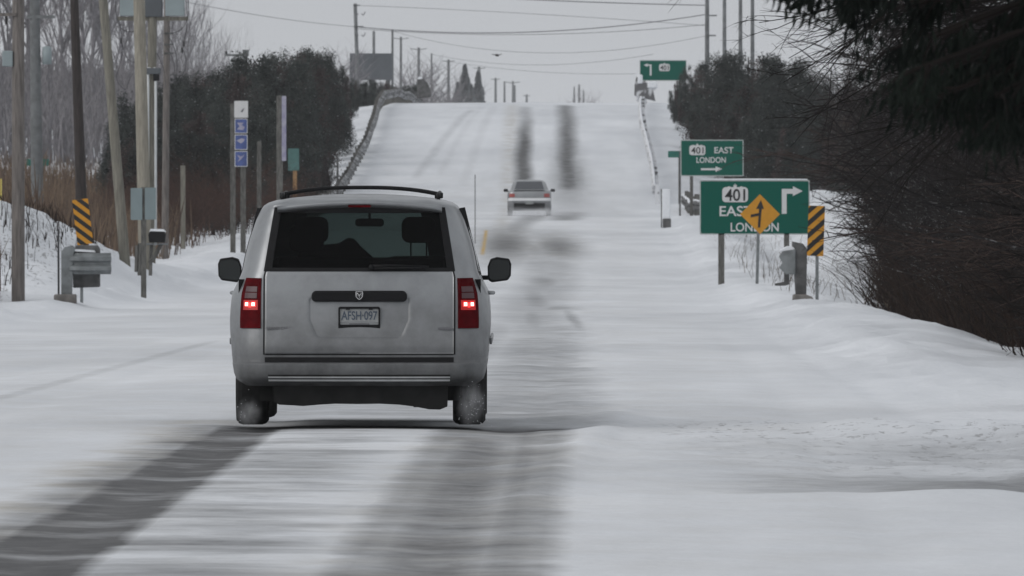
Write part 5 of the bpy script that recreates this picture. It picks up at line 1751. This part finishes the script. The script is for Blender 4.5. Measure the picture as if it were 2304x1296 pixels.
rows_ = [(150, 8.6, 3), (156, 8.9, 4), (162, 8.9, 4), (169, 9.2, 4), (182, 9.2, 5), (198, 9.4, 5), (214, 9.5, 5), (231, 9.7, 5), (251, 9.8, 5), (175, 9.1, 4), (190, 9.2, 5), (205, 9.3, 5), (222, 9.5, 5), (240, 9.8, 5), (262, 9.6, 5), (285, 9.9, 6), (312, 10.5, 6), (345, 11.3, 6), (380, 12.2, 5), (420, 12.9, 5), (460, 13.4, 5)]
for (Y, u0, n) in rows_:
    for k in range(n):
        x = float(xc(Y)) + u0 + 1.15 * k + rb.uniform(-.2, .5) + .9
        yy = Y + rb.uniform(-7, 7)
        hh = (rb.uniform(2.6, 3.4) + .5 * k) * (1 if Y < 280 else 1.25 * Y / 300)
        place(BB, i, x, yy, hh, 4.3, 'leafless brown bush in the dense roadside thicket on the right', gB, sxy=rb.uniform(.7, .95) if k == 0 else rb.uniform(.9, 1.2)); i += 1
for (px, row, Y) in TALL:
    top = pt(px, row, Y)
    place(BB, i, top.x, Y, 0, 4.3, 'taller leafless tree at the back of the right roadside thicket', 'taller bare trees at the back of the right thicket', top_z=top.z, sxy=.42); i += 1
# undergrowth mass that fills the thicket
def brush(name, n, xr_, yr_, hr, m, label, seed, width=.02, cat='brush', lean=.35, dens=None):
    rr = np.random.RandomState(seed)
    Y = rr.uniform(yr_[0], yr_[1], n)
    u = xr_[0] + (xr_[1] - xr_[0]) * rr.uniform(0, 1, n) ** 1.2
    if dens is not None:
        keep = rr.uniform(0, 1, n) < dens(u, Y); Y = Y[keep]; u = u[keep]; n = len(Y)
    X = u + xc(Y)
    Z = ground_z(X, Y)
    H = rr.uniform(hr[0], hr[1], n)
    d = rr.normal(0, lean, (n, 2)) * H[:, None]
    w = width * rr.uniform(.6, 1.4, n)
    a = rr.uniform(0, np.pi, n)
    wx = np.cos(a) * w; wy = np.sin(a) * w
    P0 = np.stack([X - wx, Y - wy, Z - .1], 1); P1 = np.stack([X + wx, Y + wy, Z - .1], 1)
    P2 = np.stack([X + d[:, 0] * .45 + wx * .7, Y + d[:, 1] * .45 + wy * .7, Z + H * .6], 1); P3 = np.stack([X + d[:, 0] * .45 - wx * .7, Y + d[:, 1] * .45 - wy * .7, Z + H * .6], 1)
    P4 = np.stack([X + d[:, 0] + wx * .15, Y + d[:, 1] + wy * .15, Z + H], 1); P5 = np.stack([X + d[:, 0] - wx * .15, Y + d[:, 1] - wy * .15, Z + H], 1)
    V_ = np.stack([P0, P1, P2, P3, P4, P5], 1).reshape(-1, 3)
    b0 = np.arange(n)[:, None] * 6
    F_ = np.concatenate([b0 + np.array([0, 1, 2, 3]), b0 + np.array([3, 2, 4, 5])], 0)
    o = np_mesh(name, V_, F_, M[m])
    return tag(o, label, cat, kind='stuff')
brush('undergrowth', 34000, (9.1, 20), (148, 420), (.3, 1.7), 'brush', 'tangled dead undergrowth beneath the bare bushes on the right', 3, width=.011, lean=.75, dens=lambda u, Y: sstep(0, 1.6, u - np.interp(Y, [150, 240, 290, 345, 420], [8.2, 8.3, 9.2, 10.4, 11.6])))
brush('reeds', 26000, (-30, -9.0), (325, 560), (.7, 1.9), 'reed', 'brown dried reeds and grass below the evergreens on the left', 4, width=.02, lean=.18, dens=lambda u, Y: sstep(8.6, 10.2, -u))
brush('reeds', 9000, (-18, -7.6), (262, 330), (.12, .5), 'brush', 'sparse dead weeds poking through the left snow bank', 5, width=.012, lean=.3, dens=lambda u, Y: .40 * sstep(7.6, 9, -u) + .8 * sstep(11.3, 12.5, -u))
brush('reeds', 6000, (-10.8, -7.7), (236, 262), (.5, 1.25), 'reed', 'clump of tan reeds at the left edge beside the leftmost pole', 6, width=.014, lean=.12, dens=lambda u, Y: sstep(7.7, 8.6, -u))
brush('verge_weeds', 330, (7.6, 10.5), (255, 520), (.15, .6), 'weed', 'thin dead weeds along the right snow bank', 7, width=.008, lean=.5)

# snow bank with sparse shrubs by the left rail on the hill
BS = []
gS = 'small shrubs on the snowy slope beside the left guardrail'
for k, (px, row, Y) in enumerate([(708, 350, 545), (730, 340, 560), (690, 345, 530), (650, 400, 520), (700, 400, 520), (600, 430, 500), (720, 380, 540)]):
    top = pt(px, row, Y)
    place(EV, 2, top.x, Y, 0, 5.0, 'small dark evergreen bush on the snowy slope beside the left guardrail', gS, top_z=top.z, sxy=.55)

RB = [make_bare(71, 5.0, name='bare_bush', mk='bark_red', n_main=6, spread=.75, levels=3, kids=(7, 6, 4), r0=.03, upright=.5)]
rz_ = random.Random(31)
for k in range(26):
    px = 250 + 17 * k + rz_.uniform(-8, 8); Y = rz_.uniform(425, 450) + .10 * max(0, px - 400)
    x = (px - 1152) * Y / F
    place(RB, 0, x, Y, rz_.uniform(1.3, 2.6) * (1.0 if px < 560 else .7), 4.3, 'russet leafless bush along the foot of the left evergreens', 'russet bushes along the foot of the left evergreens')
# tall bare poplars in the haze on the left
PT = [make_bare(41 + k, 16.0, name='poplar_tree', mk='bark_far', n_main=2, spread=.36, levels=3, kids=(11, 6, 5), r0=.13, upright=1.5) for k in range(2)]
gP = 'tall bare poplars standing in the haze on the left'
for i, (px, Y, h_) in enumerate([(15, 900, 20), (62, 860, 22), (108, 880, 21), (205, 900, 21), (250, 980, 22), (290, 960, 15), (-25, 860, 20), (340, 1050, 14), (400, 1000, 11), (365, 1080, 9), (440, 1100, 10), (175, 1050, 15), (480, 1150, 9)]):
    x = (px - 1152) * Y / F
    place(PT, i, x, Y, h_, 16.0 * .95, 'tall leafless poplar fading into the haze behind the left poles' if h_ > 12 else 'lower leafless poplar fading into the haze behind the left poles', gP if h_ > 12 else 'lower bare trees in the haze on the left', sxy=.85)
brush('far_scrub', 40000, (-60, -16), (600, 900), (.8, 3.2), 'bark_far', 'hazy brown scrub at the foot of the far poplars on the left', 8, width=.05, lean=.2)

# hazy spruces and small bare bushes beyond the crest
def make_spruce(seed, h):
    T = thing('spruce_tree', 'x', 'tree')
    rr = np.random.RandomState(seed)
    n = 2600
    t_ = rr.uniform(0, 1, n); tier = .75 + .35 * np.abs(np.sin(t_ * 15 + seed))
    rad = (1 - t_) * h * .30 * tier * np.sqrt(rr.uniform(.1, 1, n)) + .05
    a = rr.uniform(0, 6.28, n)
    C_ = np.stack([np.cos(a) * rad, np.sin(a) * rad, .08 * h + t_ * h * .92 - rad * .25], 1)
    A = np.stack([np.cos(a), np.sin(a), -.35 + rr.normal(0, .2, n)], 1); B = rr.normal(0, 1, (n, 3)); B /= np.linalg.norm(B, axis=1)[:, None]
    s_ = h * .035
    V_ = np.stack([C_ - B * s_ * .4, C_ + A * s_, C_ + B * s_ * .4, C_ - A * s_], 1).reshape(-1, 3)
    a_ = np_mesh('crown', V_, np.arange(n * 4).reshape(-1, 4), M['farspruce'], T)
    b_ = MB().tube([(0, 0, -1), (0, 0, h * .95)], [.02 * h, .004 * h], 6).build('trunk', M['bark_far'], T)
    KIDS[T.name] = [a_, b_]
    return T
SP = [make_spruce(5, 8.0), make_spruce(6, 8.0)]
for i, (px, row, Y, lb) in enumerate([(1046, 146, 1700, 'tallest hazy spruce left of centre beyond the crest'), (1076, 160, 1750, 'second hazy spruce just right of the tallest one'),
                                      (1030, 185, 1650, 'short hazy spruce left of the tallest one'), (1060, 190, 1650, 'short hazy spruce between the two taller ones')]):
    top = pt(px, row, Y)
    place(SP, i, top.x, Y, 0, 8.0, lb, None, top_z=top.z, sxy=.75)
BF = [make_bare(61, 5.0, name='bare_bush', mk='bark_far', n_main=6, spread=.7, levels=2, kids=(8, 6), r0=.06, upright=.8)]
for i, (px, row, Y, lb) in enumerate([(905, 160, 1150, 'hazy bare bush just right of the billboard'), (925, 140, 1250, 'hazy bare bush in front of the far pole beyond the crest'), (950, 135, 1350, 'hazy bare bush above the dark rail terminal'),
                                      (975, 180, 1400, 'hazy low bush right of the rail terminal'), (1000, 205, 1500, 'hazy low bush left of the hazy spruces'), (768, 110, 800, 'bare bush top behind the evergreens left of the tallest far pole'),
                                      (1305, 205, 2700, 'tiny hazy bush above the right wheel track')]):
    top = pt(px, row, Y)
    place(BF, 0, top.x, Y, 0, 4.3, lb, None, top_z=top.z, sxy=1.0)

# overhanging branches at the top right: a spruce and a bare tree whose trunks stand just out of the frame
def near_spruce():
    Yn = 42.0; xb = 3.7
    z0 = gz(xb, Yn)
    T = thing('spruce_tree', 'near black spruce with drooping boughs hanging in from the upper right', 'tree', (xb, Yn, z0))
    rr = random.Random(2)
    mb = MB(); mb.tube([(0, 0, -.4), (0, 0, 4), (0, 0, 9)], [.22, .15, .04], 10); mb.build('trunk', M['bark'], T)
    limbs = MB(); V_ = []
    def needles(p, d, n, L):
        for k in range(n):
            q = p + Vector((rr.gauss(0, .02), rr.gauss(0, .02), rr.gauss(0, .015)))
            v = (d * rr.uniform(.1, .8) + Vector((rr.gauss(0, .3), rr.gauss(0, .3), -1.0 + rr.gauss(0, .35)))).normalized()
            L_ = L * rr.uniform(.5, 1.3)
            w_ = v.cross(Vector((rr.gauss(0, 1), rr.gauss(0, 1), rr.gauss(0, 1)))).normalized() * .0045
            V_.extend([q - w_, q + v * L_ * .5 - w_ * 1.4, q + v * L_, q + v * L_ * .5 + w_ * 1.4])
    for k in range(95):
        a = math.pi + rr.uniform(-.55, .55) if k < 80 else rr.uniform(0, 6.28)
        tipz = rr.uniform(2.0, 3.6)                        # height of the bough's tip above the lens plane origin
        reach = float(np.interp(tipz, [1.9, 2.05, 2.25, 2.45, 3.6], [1.95, 2.3, 2.6, 2.95, 2.7])) * rr.uniform(.84, 1.0)
        L = reach / max(.5, abs(math.cos(a)))  if k < 80 else 2.4
        L = min(L, 3.0)
        d = Vector((math.cos(a), math.sin(a), 0))
        h = tipz - z0 + .55
        pts = []
        for i in range(9):
            t_ = i / 8
            pts.append(Vector((d.x * L * t_, d.y * L * t_, h - .55 * t_ * t_ + .03 * math.sin(k + t_ * 6))))
        limbs.tube(pts, [.028 * (1 - t_ / 9) + .004 for t_ in range(9)], 5, caps=False)
        for i in range(2, 9):
            p = pts[i - 1].lerp(pts[i], .5)
            for sd in (-1, 1):
                for z_ in range(2):
                    sdv = Vector((d.y * sd, -d.x * sd, 0)) * rr.uniform(.3, 1) + d * rr.uniform(.2, .8)
                    Ls = (.42 - .032 * i) * rr.uniform(.6, 1.2)
                    q = p.lerp(pts[i], rr.random())
                    e = q + sdv.normalized() * Ls + Vector((0, 0, -Ls * rr.uniform(.3, .8)))
                    limbs.tube([q, q.lerp(e, .5) + Vector((0, 0, .02)), e], [.005, .004, .002], 3, caps=False)
                    for j in range(6):
                        needles(q.lerp(e, (j + .5) / 6), (e - q).normalized(), 6, .062)
    limbs.build('boughs', M['bark'], T)
    V_ = np.array([v[:] for v in V_])
    np_mesh('needles', V_, np.arange(len(V_)).reshape(-1, 4), M['spruce'], T)
near_spruce()
def near_bare():
    Yn = 112.0; xb = 6.6
    z0 = gz(xb, Yn)
    T = thing('bare_tree', 'leafless tree reaching long dark branches in over the highway signs', 'tree', (xb, Yn, z0))
    rr = random.Random(5)
    mb = MB(); mb.tube([(0, 0, -.5), (-.1, 0, 3), (.05, 0, 8)], [.20, .15, .05], 10); mb.build('trunk', M['bark'], T)
    tw = MB()
    def br(p, d, L, r, lev):
        seg = 6 if lev == 0 else 3
        pts = [p]; dd = d.copy()
        for i in range(seg):
            dd = (dd + Vector((rr.gauss(0, .10), rr.gauss(0, .10), rr.gauss(0, .12) - .03))).normalized()
            pts.append(pts[-1] + dd * L / seg)
        tw.tube(pts, [r * (1 - .7 * i / seg) for i in range(seg + 1)], 5 if lev == 0 else 3, caps=False)
        if lev >= 3: return
        nk = (13, 6, 4)[lev]
        for k in range(nk):
            t_ = .2 + .8 * (k + rr.random()) / nk
            i = min(int(t_ * seg), seg - 1)
            q = pts[i].lerp(pts[i + 1], rr.random())
            sd = Vector((rr.gauss(-.1, .35), rr.gauss(0, .5), rr.gauss(.08, .42)))
            br(q, (dd * .8 + sd).normalized(), L * rr.uniform(.26, .45), max(.0025, r * .40), lev + 1)
    for k in range(34):
        h = rr.uniform(2.75, 4.6)
        a = math.pi + rr.uniform(-.4, .4)
        L = float(np.interp(h, [2.7, 3.0, 3.4, 3.8, 5], [2.2, 3.1, 3.8, 4.0, 3.8])) * rr.uniform(.75, 1.0)
        br(Vector((0, 0, h)), Vector((math.cos(a), math.sin(a), rr.uniform(-.04, .14))).normalized(), L, .028, 0)
    tw.build('branches', M['bark'], T)
near_bare()

# ------------------------------------------------------------------ haze
hz = bpy.data.materials.new('haze')
hz.use_nodes = True
t = hz.node_tree
for n in list(t.nodes): t.nodes.remove(n)
oo = t.nodes.new("ShaderNodeOutputMaterial")
pv = t.nodes.new("ShaderNodeVolumePrincipled")
pv.inputs['Color'].default_value = (.95, .96, .98, 1)
pv.inputs['Density'].default_value = 0.00007
pv.inputs['Anisotropy'].default_value = 0.0
t.links.new(pv.outputs[0], oo.inputs['Volume'])
mb = MB()
lo, hi = -6.0, 45.0
mb.box((0, 3950, (lo + hi) / 2), (3400, 8300, hi - lo))
o = mb.build('haze', hz)
o['kind'] = 'stuff'
o['label'] = 'thin grey winter haze over the whole road'
